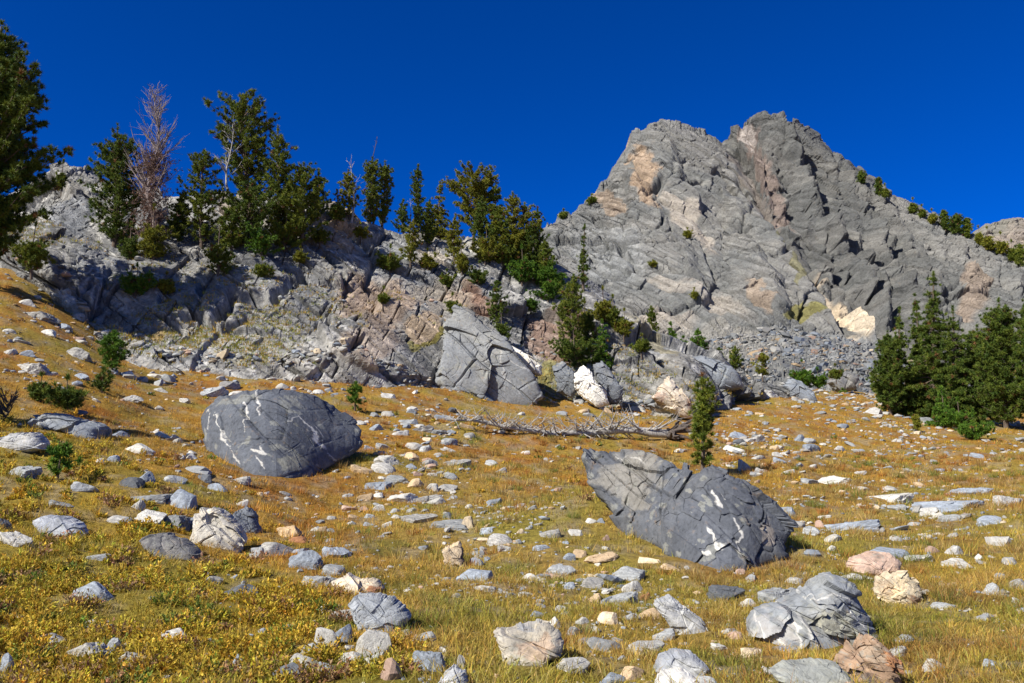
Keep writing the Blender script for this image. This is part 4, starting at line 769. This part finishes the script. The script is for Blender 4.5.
g = np.random.default_rng(455); n = 2600; yy = np.sqrt(g.uniform(6 ** 2, 40 ** 2, n)); xx = g.uniform(-.8, .8, n) * yy; u, v, _ = proj(np.stack([xx, yy, ground_z(xx, yy)], 1))
kp = in_meadow(xx, yy) & clear_of(xx, yy, 1.0) & (g.random(n) < sst(250, 520, u) * (.3 + .7 * sst(-.1, .3, fbm(np.stack([xx, yy, 0 * xx], 1) * .6, 456, 2)))); xx, yy = xx[kp], yy[kp]; cl = np.array([(.42, .20, .05), (.34, .22, .07), (.50, .36, .13), (.22, .24, .05)])[g.integers(0, 4, len(xx))]
V, Fc, c = blades(xx, yy, ground_z(xx, yy), cl, g.uniform(.16, .28, len(xx)), np.maximum(.008, yy * .0007), 60, 457, 1, spread=.10); mb.add(V, Fc, c)
# tufts climbing onto the lower ledges of the cliff
g = np.random.default_rng(466); n = 26000; rows = g.integers(25, 330, n); ci = g.integers(420, 1480, n); nz_ = np.abs(cn[rows, ci, 2]); q = CV3[rows, ci]
kp = (nz_ > .60) & (g.random(n) < (1 - (rows - 25) / 340.) ** 1.2 * sst(-.15, .25, fbm(q * .22, 467, 3))); q = q[kp]; cl = np.array([(.45, .30, .05), (.34, .31, .05), (.24, .27, .04), (.50, .34, .07)])[g.integers(0, 4, len(q))]
V, Fc, c = blades(q[:, 0], q[:, 1], q[:, 2] - .02, cl, g.uniform(.14, .26, len(q)), np.full(len(q), .035), 12, 468, 1, spread=.14); mb.add(V, Fc, c)
V, Fc, c = mb.get(); print('grass tris', len(Fc))
tag(mk('meadow_grass', V, Fc, M['grass'], col=c.clip(0, 1)), 'dry golden and orange autumn grass covering the slope', 'grass', kind='stuff')
def shrub_mounds(cx, cy, cz, cols, rad, ns, nl, size, seed):
    g = np.random.default_rng(seed); n = len(cx); m = n * ns; I_ = np.repeat(np.arange(n), ns)
    d = g.normal(size=(m, 3)); d[:, 2] = np.abs(d[:, 2]) * .9 + .12; d /= np.linalg.norm(d, axis=1)[:, None]
    c0 = np.stack([cx[I_], cy[I_], cz[I_]], 1); r = rad[I_] * g.uniform(.55, 1.15, m); p0 = c0 + d * (r * .45)[:, None] * [1, 1, .75]; p1 = c0 + d * r[:, None] * [1, 1, .75] + np.array((0, 0, 1)) * (r * .28)[:, None]
    sc = cols[I_] * g.uniform(.6, 1.35, (m, 1)) * (1 + g.normal(0, .10, (m, 3)))
    J = np.repeat(np.arange(m), nl); t = g.uniform(0, 1, m * nl)[:, None]; p = p0[J] * (1 - t) + p1[J] * t; ax0 = (p1 - p0); ax0 /= np.linalg.norm(ax0, axis=1)[:, None]
    ax = ax0[J] + g.normal(0, .55, (len(J), 3)); ax /= np.linalg.norm(ax, axis=1)[:, None]; sd = np.cross(ax, g.normal(size=(len(J), 3))); sd /= np.linalg.norm(sd, axis=1)[:, None]
    L = size * g.uniform(.6, 1.3, len(J)); a = ax * L[:, None]; s_ = sd * (L * .22)[:, None]; p = p + ax * (L * .4)[:, None]
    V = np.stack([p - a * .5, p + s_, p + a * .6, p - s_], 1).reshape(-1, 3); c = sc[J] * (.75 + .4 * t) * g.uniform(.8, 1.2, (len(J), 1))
    k = np.arange(len(J))[:, None] * 4; return V, np.concatenate([k + [0, 1, 2], k + [0, 2, 3]]), np.repeat(c, 4, 0)
mb = MB()
for (n, y0, y1, ns, nl, sd, sz) in ((1500, 5.5, 12, 42, 13, 501, .034), (3600, 12, 24, 22, 9, 502, .055), (1500, 24, 48, 12, 6, 503, .10)):
    g = np.random.default_rng(sd); yy = np.sqrt(g.uniform(y0 ** 2, y1 ** 2, n)); xx = g.uniform(-.82, .3 if y1 < 20 else .8, n) * yy; P = np.stack([xx, yy, 0 * xx], 1)
    u, v, _ = proj(np.stack([xx, yy, ground_z(xx, yy)], 1)); shr = sst(-35, 35, (v - 400) - u * .62 + fbm(P * .5, 505, 2) * 60) + .10 * (v < 500)
    kp = in_meadow(xx, yy) & clear_of(xx, yy, 1.3) & (g.random(n) < shr * sst(-.40, .1, fbm(P * 1.1, 506, 3))); xx, yy = xx[kp], yy[kp]
    base = meadow_col(xx, yy); k = g.random((len(xx), 1)); base = base * .4 + .6 * (np.array((.64, .44, .045)) * k + np.array((.38, .29, .035)) * (1 - k))
    dg = g.random(len(xx)) < .12; base[dg] = np.array((.15, .19, .03)); br = g.random(len(xx)) < .12; base[br] = np.array((.33, .20, .10))
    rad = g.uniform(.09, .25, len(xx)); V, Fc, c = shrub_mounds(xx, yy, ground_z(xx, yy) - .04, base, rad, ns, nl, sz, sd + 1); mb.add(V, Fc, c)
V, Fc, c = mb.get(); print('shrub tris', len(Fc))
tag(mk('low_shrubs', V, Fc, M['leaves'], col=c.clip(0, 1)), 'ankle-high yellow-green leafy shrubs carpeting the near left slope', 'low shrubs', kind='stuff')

# ------------------------------------------------------------------ trees
PROF = dict(pine=lambda s: np.interp(s, [0, .12, .3, .55, .8, 1], [.55, .85, 1, .85, .6, .22]), fir=lambda s: np.interp(s, [0, .08, .5, 1], [.85, 1, .6, .05]),
            column=lambda s: np.interp(s, [0, .15, .5, .85, 1], [.6, .95, 1, .75, .25]), open=lambda s: np.interp(s, [0, .2, .5, .8, 1], [.3, .55, .95, 1, .5]), bush=lambda s: np.interp(s, [0, .3, .7, 1], [.9, 1, .8, .45]))
def tree(u, v, top, wpx, kind, label, base=None, lean=0.0, tone=0, seed=None, crown0=.03, name=None, dens=1.0, group=None, detail=1.0, du=0):
    base = np.array(base if base is not None else on_cliff(u, v)); d = base[1]; ptop = at(u, top, d); H = ptop[2] - base[2]; H = max(H, .3); W = wpx * d / F
    seed = seed if seed is not None else int(u * 7 + v * 13 + top) % 100000; g = np.random.default_rng(seed)
    name = name or dict(pine='pine_tree', fir='fir_tree', column='pine_tree', open='pine_tree', bush='bush')[kind]
    root = empty(name, tuple(base)); tag(root, label, 'bush' if kind == 'bush' else 'tree', group)
    pxm = d / F   # metres per pixel
    cs = max(.17 + .011 * H, pxm * 2.5) * (1.0 if kind != 'fir' else .9)
    # trunk with a slight sweep
    zz = np.linspace(-.4, H * .97, 9); ph = g.uniform(0, 6, 2); off = lambda z: np.stack([lean * H * (z / H).clip(0, 2) ** 1.3 + .02 * H * np.sin(z / H * 3 + ph[0]) + du * pxm * (z / H), .02 * H * np.sin(z / H * 2.5 + ph[1]) + 0 * z], -1)
    tr = MB(); r0 = .016 * H + .035; V, Fc = tube(np.column_stack([off(zz), zz]), np.interp(zz, [-.4, H], [r0, r0 * .15]), 8); tr.add(V, Fc)
    nb = int((26 + 7 * H) * dens); hs = np.sort(g.uniform(crown0, 1, nb)) if kind != 'fir' else np.sort(1 - (1 - crown0) * g.uniform(0, 1, nb) ** .62)
    az = np.arange(nb) * 2.4 + g.uniform(-.6, .6, nb); C_ = []; 
    lob = lambda s, a: 1 + .30 * math.sin(3 * a + 9 * s + ph[0]) * math.sin(7 * s + ph[1] * 2)
    for s, a in zip(hs, az):
        sc = (s - crown0) / (1 - crown0 + 1e-6); L = W / 2 * PROF[kind](sc) * lob(s, a) * g.uniform(.55, 1.15); L = max(L, cs * .6)
        rise = dict(pine=g.uniform(.25, .8), column=g.uniform(.6, 1.4), fir=g.uniform(-.35, .1), open=g.uniform(.2, .9), bush=g.uniform(.2, .9))[kind]
        p0 = np.array([*off(np.array(s * H * (.9 if kind != 'fir' else .96))), s * H * (.9 if kind != 'fir' else .96)]); dr = np.array([math.cos(a), math.sin(a), rise]); dr /= np.linalg.norm(dr)
        if kind == 'bush': p0[2] *= .55
        t = np.linspace(0, 1, 4); pts = p0 + dr * L * t[:, None] + np.array([0, 0, .12 * L]) * (t ** 2)[:, None] * (1 if kind != 'fir' else -.6)
        if d < 120 and (L > .5): V, Fc = tube(pts, r0 * .28 * (1 - t * .8), 4); tr.add(V, Fc)
        nc = max(3, int(L / (cs * .42))); tt = g.uniform(.25 if kind != 'open' else .5, 1.05, nc)
        q = p0 + dr * L * tt[:, None] + np.array([0, 0, .12 * L]) * (tt ** 2)[:, None] * (1 if kind != 'fir' else -.6) + g.normal(0, cs * .42, (nc, 3)) * [1, 1, .7 if kind != 'fir' else .35]
        C_.append(np.column_stack([q, np.tile(dr, (nc, 1))]))
    topn = 5; zt = g.uniform(.9, 1.0, topn) * H; C_.append(np.column_stack([off(zt), zt, np.tile([0, 0, 1.], (topn, 1))])); C_ = np.concatenate(C_)
    n = len(C_); K = int((28 if d < 100 else 14) * detail); m = n * K; I_ = np.repeat(np.arange(n), K)
    dd = g.normal(size=(m, 3)) + C_[I_, 3:] * .7 + [0, 0, .45 if kind != 'fir' else .05]; dd /= np.linalg.norm(dd, axis=1)[:, None]
    Ln = cs * g.uniform(.6, 1.3, m); sd = np.cross(dd, g.normal(size=(m, 3))); sd /= np.linalg.norm(sd, axis=1)[:, None]; wd = np.maximum(cs * .10, pxm * .42); cpt = C_[I_, :3] - dd * (Ln * .2)[:, None]
    V = np.stack([cpt - sd * wd, cpt + sd * wd, cpt + dd * Ln[:, None]], 1).reshape(-1, 3)
    tones = [((.085, .13, .018), (.22, .24, .03)), ((.06, .105, .018), (.16, .20, .028)), ((.15, .17, .02), (.29, .27, .032)), ((.065, .15, .018), (.15, .25, .025))][tone]
    k = g.random((n, 1)) ** 1.3; cc = np.array(tones[0]) * (1 - k) + np.array(tones[1]) * k; brn = g.random(n) < .025; cc[brn] = (.20, .10, .04)
    c = np.repeat(cc[I_] * g.uniform(.7, 1.3, (m, 1)), 3, 0)
    V2, F2, _ = tr.get(); mk('trunk', V2, F2, M['bark'], root, smooth=True); mk('crown', V, np.arange(m * 3).reshape(-1, 3), M['needles'], root, col=c)
    return root
T = tree
G1 = 'trees along the cliff top'; G2 = 'small pines growing on the cliff face'; G3 = 'dark tree stand at the right edge'; G4 = 'trees strung along the peak ridge'; G5 = 'scattered young trees beyond the outcrop'
def gnd(u, v): return on_ground(u, v)
T(-22, 262, 22, 150, 'pine', 'tall dense pine cut off by the left edge of the photo', base=at(-22, 270, 44), tone=1, detail=1.6, dens=2.4)
T(60, 190, 160, 16, 'bush', 'small bush on the skyline just right of the tall left-edge pine', group=G1)
T(32, 266, 222, 38, 'bush', 'round green bush at the foot of the left cliff end', base=at(32, 272, 43.5), tone=0, name='bush', dens=1.5)
T(112, 244, 124, 74, 'pine', 'dense dark pine on the cliff top directly left of the bare dead tree', group=G1, tone=1, dens=1.5)
T(152, 258, 205, 42, 'bush', 'yellow-green bushy young pine under the bare dead tree', group=G1, tone=2)
T(128, 258, 222, 26, 'bush', 'low dark bush at the foot of the dense dark pine', group=G1, tone=1)
T(201, 244, 148, 60, 'pine', 'ragged pine on the cliff top between dead tree and tallest pine', group=G1, tone=0)
T(218, 274, 219, 32, 'bush', 'small bushy pine clinging to the cliff below the ragged pine', group=G2, tone=0)
T(252, 238, 95, 70, 'open', 'tallest crooked cliff-top pine with bare limbs on its left', group=G1, tone=0, lean=-.04, dens=1.3, crown0=.3, du=-10)
T(246, 244, 178, 72, 'pine', 'broad dark pine at the foot of the tallest crooked pine', group=G1, tone=1, dens=1.3)
T(276, 240, 127, 53, 'pine', 'pointed pine directly right of the tallest crooked pine', group=G1, tone=0, dens=1.4)
T(302, 240, 162, 58, 'pine', 'wide pine at the right end of the biggest cliff-top cluster', group=G1, tone=0, dens=1.4)
T(285, 250, 205, 50, 'bush', 'spreading shrubby pine in front of the biggest cliff-top cluster', group=G1, tone=0)
T(262, 256, 222, 44, 'bush', 'low pine bush hanging below the tallest crooked pine', group=G1, tone=3)
T(318, 212, 172, 21, 'pine', 'slim pine just right of the biggest cliff-top cluster', group=G1, tone=0)
T(349, 218, 170, 26, 'pine', 'small pine below the broken pale snag', group=G1, tone=2)
T(371, 222, 158, 28, 'column', 'narrow pine left of a twin beneath the tall bare spike', group=G1, tone=0, dens=1.3)
T(385, 224, 162, 26, 'column', 'narrow pine right of its twin beneath the tall bare spike', group=G1, tone=0, dens=1.3)
T(402, 232, 200, 19, 'pine', 'short pine just left of the slim column-shaped pine', group=G1, tone=1)
T(415, 222, 164, 17, 'column', 'slim dark column-shaped pine standing alone on the skyline', group=G1, tone=1, dens=1.2)
T(440, 236, 181, 28, 'fir', 'cone-shaped pine right of the slim column-shaped pine', group=G1, tone=2, dens=1.4, name='pine_tree')
T(455, 262, 218, 28, 'pine', 'small pine just below and right of the cone-shaped pine', group=G1, tone=2)
T(473, 250, 171, 58, 'open', 'rounded airy pine with visible trunk on the sloping skyline', group=G1, tone=2, crown0=.25, dens=1.6)
T(493, 250, 182, 21, 'column', 'narrow pine touching the right side of the airy pine', group=G1, tone=0)
T(512, 262, 192, 49, 'pine', 'full yellowish pine right of centre in the sloping tree row', group=G1, tone=2, dens=1.3)
T(525, 262, 202, 21, 'pine', 'thin pine just right of the full yellowish pine', group=G1, tone=0)
T(540, 266, 207, 21, 'column', 'last narrow pine of the row before the peak', group=G1, tone=1)
T(487, 262, 225, 34, 'bush', 'low pine thicket under the airy pine', group=G1, tone=2)
T(462, 272, 240, 20, 'bush', 'low pine bush below the small pine on the skyline slope', group=G1, tone=2)
T(505, 268, 232, 36, 'bush', 'low pine thicket under the full yellowish pine', group=G1, tone=0)
T(522, 282, 245, 34, 'bush', 'bright green shrub, upper left of the shrub patch right of the tree row', group=G1, tone=3)
T(545, 288, 250, 36, 'bush', 'bright green shrub in the middle of the shrub patch right of the tree row', group=G1, tone=3)
T(548, 300, 272, 34, 'bush', 'bright green shrub, lower right of the shrub patch right of the tree row', group=G1, tone=3)
T(585, 288, 224, 13, 'fir', 'thin spire-like fir in front of the grey peak face', group=G5, tone=1, dens=.9)
T(572, 350, 273, 37, 'pine', 'dark pine rising from the foot of the right outcrop', group=G2, tone=0)
T(574, 366, 325, 58, 'bush', 'dark spreading bush at the base of the dark outcrop pine', group=G2, tone=1)
T(603, 366, 319, 29, 'fir', 'small bright conical tree right of the dark spreading bush', group=G2, tone=3, name='pine_tree', dens=1.3)
T(603, 322, 287, 27, 'bush', 'upper left of three green shrubs descending the right outcrop', group=G2, tone=2)
T(614, 328, 295, 24, 'bush', 'middle of three green shrubs descending the right outcrop', group=G2, tone=0)
T(626, 338, 309, 21, 'bush', 'lowest of three green shrubs descending the right outcrop', group=G2, tone=2)
T(498, 322, 279, 21, 'pine', 'twisted little pine above the triangular slab', group=G2, tone=1)
T(503, 342, 309, 21, 'bush', 'dark bush at the right shoulder of the triangular slab', group=G2, tone=1)
T(453, 312, 293, 14, 'bush', 'tiny bush at the top of the triangular slab', group=G2, tone=0)
T(383, 303, 287, 11, 'bush', 'tiny bush in a crack of the brown cliff part', group=G2, tone=0)
T(411, 264, 221, 20, 'pine', 'small slender pine on the cliff below the column-shaped pine', group=G2, tone=2)
T(390, 272, 245, 34, 'bush', 'dark bush on the cliff left of the slender pine', group=G2, tone=0)
T(362, 238, 223, 21, 'bush', 'small bush on the tan rock below the snag', group=G2, tone=2)
T(136, 296, 263, 40, 'bush', 'leafy bush growing on the left cliff face', group=G2, tone=3)
T(165, 292, 272, 21, 'bush', 'pale little bush right of the leafy bush on the cliff', group=G2, tone=2)
T(112, 370, 331, 32, 'pine', 'young bright green pine on the orange slope below the left cliff', base=gnd(112, 371), tone=3, dens=1.5)
T(100, 393, 368, 26, 'pine', 'thin scraggly seedling below the young bright green pine', base=gnd(102, 393), tone=1, dens=.5)
T(66, 412, 376, 38, 'bush', 'dark shrubby pine casting shade on the left slope', base=gnd(66, 412), tone=1, dens=1.2)
T(40, 402, 374, 20, 'bush', 'smaller dark shrub left of the shrubby pine casting shade', base=gnd(40, 402), tone=1)
T(58, 480, 448, 24, 'pine', 'sparse bright seedling in the shrubs below the shadowed slab', base=gnd(58, 482), tone=3, dens=.5)
T(355, 411, 383, 15, 'pine', 'tiny pine seedling right of the dark veined boulder', base=gnd(355, 411), tone=3, dens=.9)
T(706, 472, 374, 32, 'column', 'lone pine sapling standing behind the cracked dark outcrop', base=gnd(704, 474), tone=0, dens=1.25, crown0=.06, detail=1.5)
for (u, v, t, wd, tn, kd, lab) in [(652, 342, 306, 17, 0, 'pine', 'dark conical tree, first beyond the outcrop'), (672, 347, 322, 15, 3, 'fir', 'second small tree beyond the outcrop, left of a wide one'), (699, 360, 329, 21, 3, 'pine', 'wide green tree in front of the talus'), (720, 364, 348, 12, 1, 'fir', 'tiny tree right of the wide green tree'), (736, 369, 347, 14, 0, 'pine', 'small tree above the smooth blue-grey slab'), (763, 375, 353, 15, 2, 'pine', 'yellow-green tree alone before the talus'), (684, 350, 336, 16, 3, 'bush', 'low shrub between the second and the wide tree'), (658, 396, 377, 13, 3, 'pine', 'small green tree beside the steep white slab')]:
    T(u, v, t, wd, kd, lab, base=gnd(u, v) if v > 390 else at(u, v + 2, 72), tone=tn, group=G5, name='pine_tree' if kd != 'bush' else None, dens=1.1)
for (u, v, t, wd, tn, lab) in [(803, 386, 360, 24, 3, 'green juniper bush, left of a pair under the talus'), (818, 386, 368, 20, 3, 'green juniper bush, right of a pair under the talus'), (836, 378, 364, 16, 0, 'small bush above the dark overhanging boulder'), (878, 392, 376, 13, 1, 'small dark bush left of the fir stand'), (843, 395, 389, 7, 3, 'tiny green tuft bush on the upper meadow edge')]:
    T(u, v, t, wd, 'bush', lab, base=at(u, v + 2, 88), tone=tn, group=G5)
for (u, v, t, wd, kd, tn, lab) in [(428, 244, 200, 20, 'pine', 0, 'young pine between the column-shaped and cone-shaped pines'), (483, 256, 196, 26, 'pine', 1, 'dark pine tucked behind the airy pine'), (500, 262, 206, 26, 'pine', 0, 'mid-green pine between the airy pine and the full yellowish pine'), (530, 274, 222, 26, 'pine', 1, 'dark pine above the bright green shrub patch'),
    (556, 290, 262, 26, 'bush', 3, 'bright green shrub at the right edge of the shrub patch'), (566, 318, 290, 24, 'bush', 0, 'green shrub on the slope below the shrub patch'), (545, 282, 240, 24, 'pine', 0, 'small pine rising from the bright green shrub patch'), (590, 345, 312, 22, 'pine', 1, 'dark little pine between outcrop pine and conical tree'), (583, 330, 300, 18, 'bush', 2, 'yellowish shrub above the conical tree of the outcrop'),
    (178, 240, 196, 28, 'pine', 1, 'dark pine just right of the bare dead tree trunk'), (232, 250, 205, 34, 'pine', 0, 'pine filling the gap left of the tallest crooked pine'), (338, 222, 190, 20, 'bush', 0, 'low bush on the cliff edge left of the broken snag')]:
    T(u, v, t, wd, kd, lab, tone=tn, group=G1, dens=1.4)
for (u, v, t, wd, tn, lab) in [(318, 244, 224, 26, 0, 'low pine bush just below the right end of the biggest cliff-top cluster'), (428, 268, 248, 22, 2, 'yellowish bush on the cliff between the slender pine and the small pine'), (446, 286, 270, 18, 0, 'small dark bush on the rusty rock left of the twisted little pine'), (480, 284, 262, 26, 1, 'dark bush hanging below the airy pine'), (262, 276, 258, 22, 0, 'small bush on the cliff under the hanging pine bush'), (532, 312, 292, 24, 3, 'green shrub on the slope between the twisted little pine and the outcrop pine'), (640, 352, 334, 22, 0, 'dark shrub below the three descending shrubs'), (300, 262, 246, 18, 2, 'little yellow-green bush in a crack beneath the spreading shrubby pine')]:
    T(u, v, t, wd, 'bush', lab, tone=tn, group=G2)
# the stand at the right edge
for (u, v, t, wd, kd, tn, yy, lab) in [(892, 424, 330, 36, 'pine', 1, 63, 'slim pine at the left end of the right stand'), (906, 426, 308, 36, 'fir', 1, 64, 'second tree from the left of the right stand, narrow top'), (921, 428, 295, 34, 'fir', 1, 66, 'narrow fir just left of the tallest fir'),
    (941, 430, 271, 60, 'fir', 1, 63, 'tallest pointed fir of the right stand'), (962, 430, 306, 56, 'fir', 1, 62, 'green fir on the right shoulder of the tallest fir'), (985, 432, 325, 46, 'pine', 1, 64, 'short pine in the middle of the right stand'),
    (1008, 436, 298, 60, 'pine', 1, 60, 'big full pine near the right edge of the photo'), (1042, 440, 290, 60, 'pine', 1, 58, 'large dark pine cut off by the right edge'), (1085, 440, 285, 60, 'pine', 1, 60, 'outermost dark pine beyond the right edge')]:
    T(u, v, t, wd, kd, lab, base=at(u, v, yy) * [1, 1, 0] + [0, 0, float(ground_z(at(u, v, yy)[0], yy))], tone=tn, group=G3, dens=2.6, detail=1.3, crown0=.04)
T(944, 426, 386, 30, 'fir', 'bright green young fir in front of the tallest fir', base=gnd(944, 428), tone=3, group=G3, dens=1.5)
T(960, 428, 398, 30, 'bush', 'bright green low fir right of the young fir in front', base=gnd(960, 430), tone=3, group=G3)
T(978, 440, 425, 42, 'bush', 'low creeping juniper at the foot of the right stand', base=gnd(975, 440), tone=3, group=G3)
T(918, 432, 416, 9, 'pine', 'tiny seedling in the meadow before the right stand', base=gnd(917, 432), tone=2, group=G3)
# ridge trees on the peak
for i, (u, v, t, wd, kd, tn) in enumerate([(861, 179, 171, 7, 'pine', 1), (879, 190, 178, 6, 'pine', 1), (886, 194, 184, 6, 'bush', 0), (912, 209, 198, 8, 'bush', 0), (922, 213, 205, 6, 'bush', 0), (933, 219, 209, 8, 'bush', 2), (947, 226, 210, 10, 'pine', 1), (957, 229, 214, 16, 'pine', 1), (968, 233, 218, 10, 'pine', 0), (980, 240, 226, 8, 'bush', 2), (990, 246, 226, 12, 'bush', 2), (1003, 250, 232, 12, 'bush', 2), (1012, 257, 240, 12, 'bush', 0), (1020, 262, 244, 12, 'pine', 0)]):
    T(u, v + 3, t, wd, kd, ('first', 'second', 'third', 'fourth', 'fifth', 'sixth', 'seventh', 'eighth', 'ninth', 'tenth', 'eleventh', 'twelfth', 'thirteenth', 'last')[i] + ' from the summit of the tiny trees down the right-hand ridge', base=on_peak(u, v + 3), tone=tn, group=G4)
T(563, 216, 209, 8, 'bush', 'tiny bush on the low left shoulder of the peak', base=on_peak(563, 217)); T(590, 202, 194, 9, 'bush', 'tiny bush higher on the left shoulder of the peak', base=on_peak(590, 203))
T(688, 236, 228, 9, 'bush', 'small bush alone on the main peak face', base=on_peak(688, 236), tone=2); T(652, 266, 260, 9, 'bush', 'tiny bush on a ledge low on the peak face', base=on_peak(652, 266), tone=2)
T(695, 297, 288, 6, 'bush', 'tiny bush near the foot of the peak face', base=on_peak(695, 297), tone=2)
# a pine just outside the frame whose shade falls on the left slope
T(-182, 445, 130, 90, 'pine', 'pine just outside the left edge that shades the slope', base=np.array((-17.4, 21.3, float(ground_z(-17.4, 21.3)))), tone=1, dens=1.6)

# ------------------------------------------------------------------ dead wood
def dead_branches(pts, rads, n, L0, g, up=.5, sub=3, mb=None, s0=.2, flat=False, fan=False):
    mb = mb or MB(); cl_ = np.linspace(s0, 1, 16) + g.normal(0, .02, 16)
    for i in range(n):
        s = g.uniform(s0, 1) if not flat else float(np.clip(cl_[i % 16] + g.normal(0, .035), s0, 1)); p0 = np.array([np.interp(s * (len(pts) - 1), np.arange(len(pts)), pts[:, k]) for k in range(3)]); r = np.interp(s * (len(rads) - 1), np.arange(len(rads)), rads) * .45
        a = g.uniform(0, 6.28); d = np.array([math.cos(a), math.sin(a) * (.8 if not flat else .6), up * g.uniform(.4, 1.6)]); d /= np.linalg.norm(d); L = L0 * ((1.1 - .6 * s) if not fan else (.35 + .75 * math.sin(math.pi * min(s, .96)))) * g.uniform(.5, 1.2)
        t = np.linspace(0, 1, 6)[:, None]; q = p0 + d * L * t + np.array([0, 0, 1]) * L * .25 * t ** 2 * np.sign(up) + g.normal(0, .03 * L, (6, 3)) * t
        V, Fc = tube(q, np.linspace(max(r, .012), .008, 6), 4); mb.add(V, Fc)
        for j in range(sub):
            k = g.integers(1, 5); dd = d + g.normal(0, .5, 3) + [0, 0, .3 * np.sign(up)]; dd /= np.linalg.norm(dd); qq = q[k] + dd * L * .45 * np.linspace(0, 1, 4)[:, None]; V, Fc = tube(qq, np.linspace(.018, .006, 4), 3); mb.add(V, Fc)
    return mb
def snag(u, v, top, nbr, L0, label, mat, seed, lean=0, up=1.2, r0=None, sub=4, s0=.2):
    b = on_cliff(u, v); d = b[1]; H = at(u, top, d)[2] - b[2]; g = np.random.default_rng(seed); root = empty('dead_tree', tuple(b)); tag(root, label, 'dead tree')
    z = np.linspace(-.3, H * .93, 9); pts = np.column_stack([lean * z + .03 * H * np.sin(z), .02 * H * np.sin(z * 1.3), z]); rad = np.linspace(r0 or .02 * H, .015, 9); V, Fc = tube(pts, rad, 7); mk('trunk', V, Fc, mat, root, smooth=True)
    V, Fc, _ = dead_branches(pts, rad, nbr, L0, g, up, sub, s0=s0, fan=seed == 5).get(); mk('branches', V, Fc, mat, root, smooth=True); return root, H
root, H = snag(150, 250, 82, 120, 2.0, 'tall bare reddish-grey dead tree rising above the cliff on the left', M['snag'], 5, lean=-.01, up=1.3, sub=6, s0=.3)
g = np.random.default_rng(77); n = 1000; z = g.uniform(.08, .58, n) * H; q = np.column_stack([g.normal(0, .55, n), g.normal(0, .5, n), z]); I_ = np.repeat(np.arange(n), 7); dd = g.normal(size=(n * 7, 3)); dd /= np.linalg.norm(dd, axis=1)[:, None]; sd = np.cross(dd, g.normal(size=(n * 7, 3))); sd /= np.linalg.norm(sd, axis=1)[:, None]
V = np.stack([q[I_] - sd * .02, q[I_] + sd * .02, q[I_] + dd * .26], 1).reshape(-1, 3); mk('dead_needles', V, np.arange(n * 21).reshape(-1, 3), M['needles'], root, col=np.tile(np.array((.19, .12, .095)), (len(V), 1)))
snag(374, 222, 130, 10, .5, 'tall thin black bare spike above the twin narrow pines', M['darkwood'], 6, up=.8, r0=.09, sub=1, s0=.6)
snag(352, 220, 160, 14, 1.0, 'short pale broken snag above the small pine', M['deadwood'], 7, up=1.2, r0=.1, sub=2, s0=.5)
snag(230, 240, 116, 26, 1.7, 'bare grey limbs reaching out left of the tallest crooked pine', M['deadwood'], 8, up=.9, r0=.14, sub=3, s0=.45, lean=-.05)
snag(408, 222, 196, 6, .5, 'thin pale dead stick beside the slim column-shaped pine', M['deadwood'], 9, up=1, r0=.05, sub=1)
# fallen tree in the meadow
a0 = gnd(668, 440); a1 = gnd(455, 430); root = empty('fallen_tree', tuple(a0)); tag(root, 'grey fallen dead tree with tangled bare branches lying across the meadow', 'fallen tree')
g = np.random.default_rng(15); t = np.linspace(0, 1, 14)[:, None]; pts = (a1 - a0) * t; pts[:, 2] = ground_z(a0[0] + pts[:, 0], a0[1] + pts[:, 1]) - a0[2] + .28 + .06 * np.sin(t[:, 0] * 9); rad = np.linspace(.20, .05, 14) * (1 + .15 * np.sin(np.arange(14) * 1.9)); pts[:, 1] += .25 * np.sin(np.linspace(0, 5, 14)); pts[:, 2] += .12 * np.sin(np.linspace(0, 8, 14))
V, Fc = tube(pts, rad, 10); mk('trunk', V, Fc, M['deadwood'], root, smooth=True)
m1 = dead_branches(pts, rad * .9, 95, 1.4, g, .26, 4, s0=.10, flat=True); m1 = dead_branches(pts, rad * .7, 22, 1.1, g, -.15, 2, mb=m1, s0=.22, flat=True); V, Fc, _ = m1.get(); mk('branches', V, Fc, M['deadwood'], root, smooth=True)
m2 = MB()
for i in range(26):
    aa = g.uniform(0, 6.28); d = np.array([.75 * abs(g.normal()) + .2, math.cos(aa) * .8, math.sin(aa) * .6 + .12]); L = g.uniform(.4, 1.15); q = pts[0] + d * L * np.linspace(0, 1, 5)[:, None] + g.normal(0, .06, (5, 3)); V, Fc = tube(q, np.linspace(.15, .03, 5), 6); m2.add(V, Fc)
V, Fc, _ = m2.get(); mk('root_wad', V, Fc, M['darkwood'], root, smooth=True)
# bare grey shrub at the left edge
b = gnd(6, 420); g = np.random.default_rng(19); root = empty('dead_shrub', tuple(b)); tag(root, 'bare grey twiggy shrub at the left edge above the shadowed slab', 'dead shrub')
pts = np.column_stack([np.zeros(4), np.zeros(4), np.linspace(-.1, .5, 4)]); V, Fc, _ = dead_branches(pts, np.full(4, .05), 20, .8, g, .9, 3).get(); mk('branches', V, Fc, M['bark'], root, smooth=True)
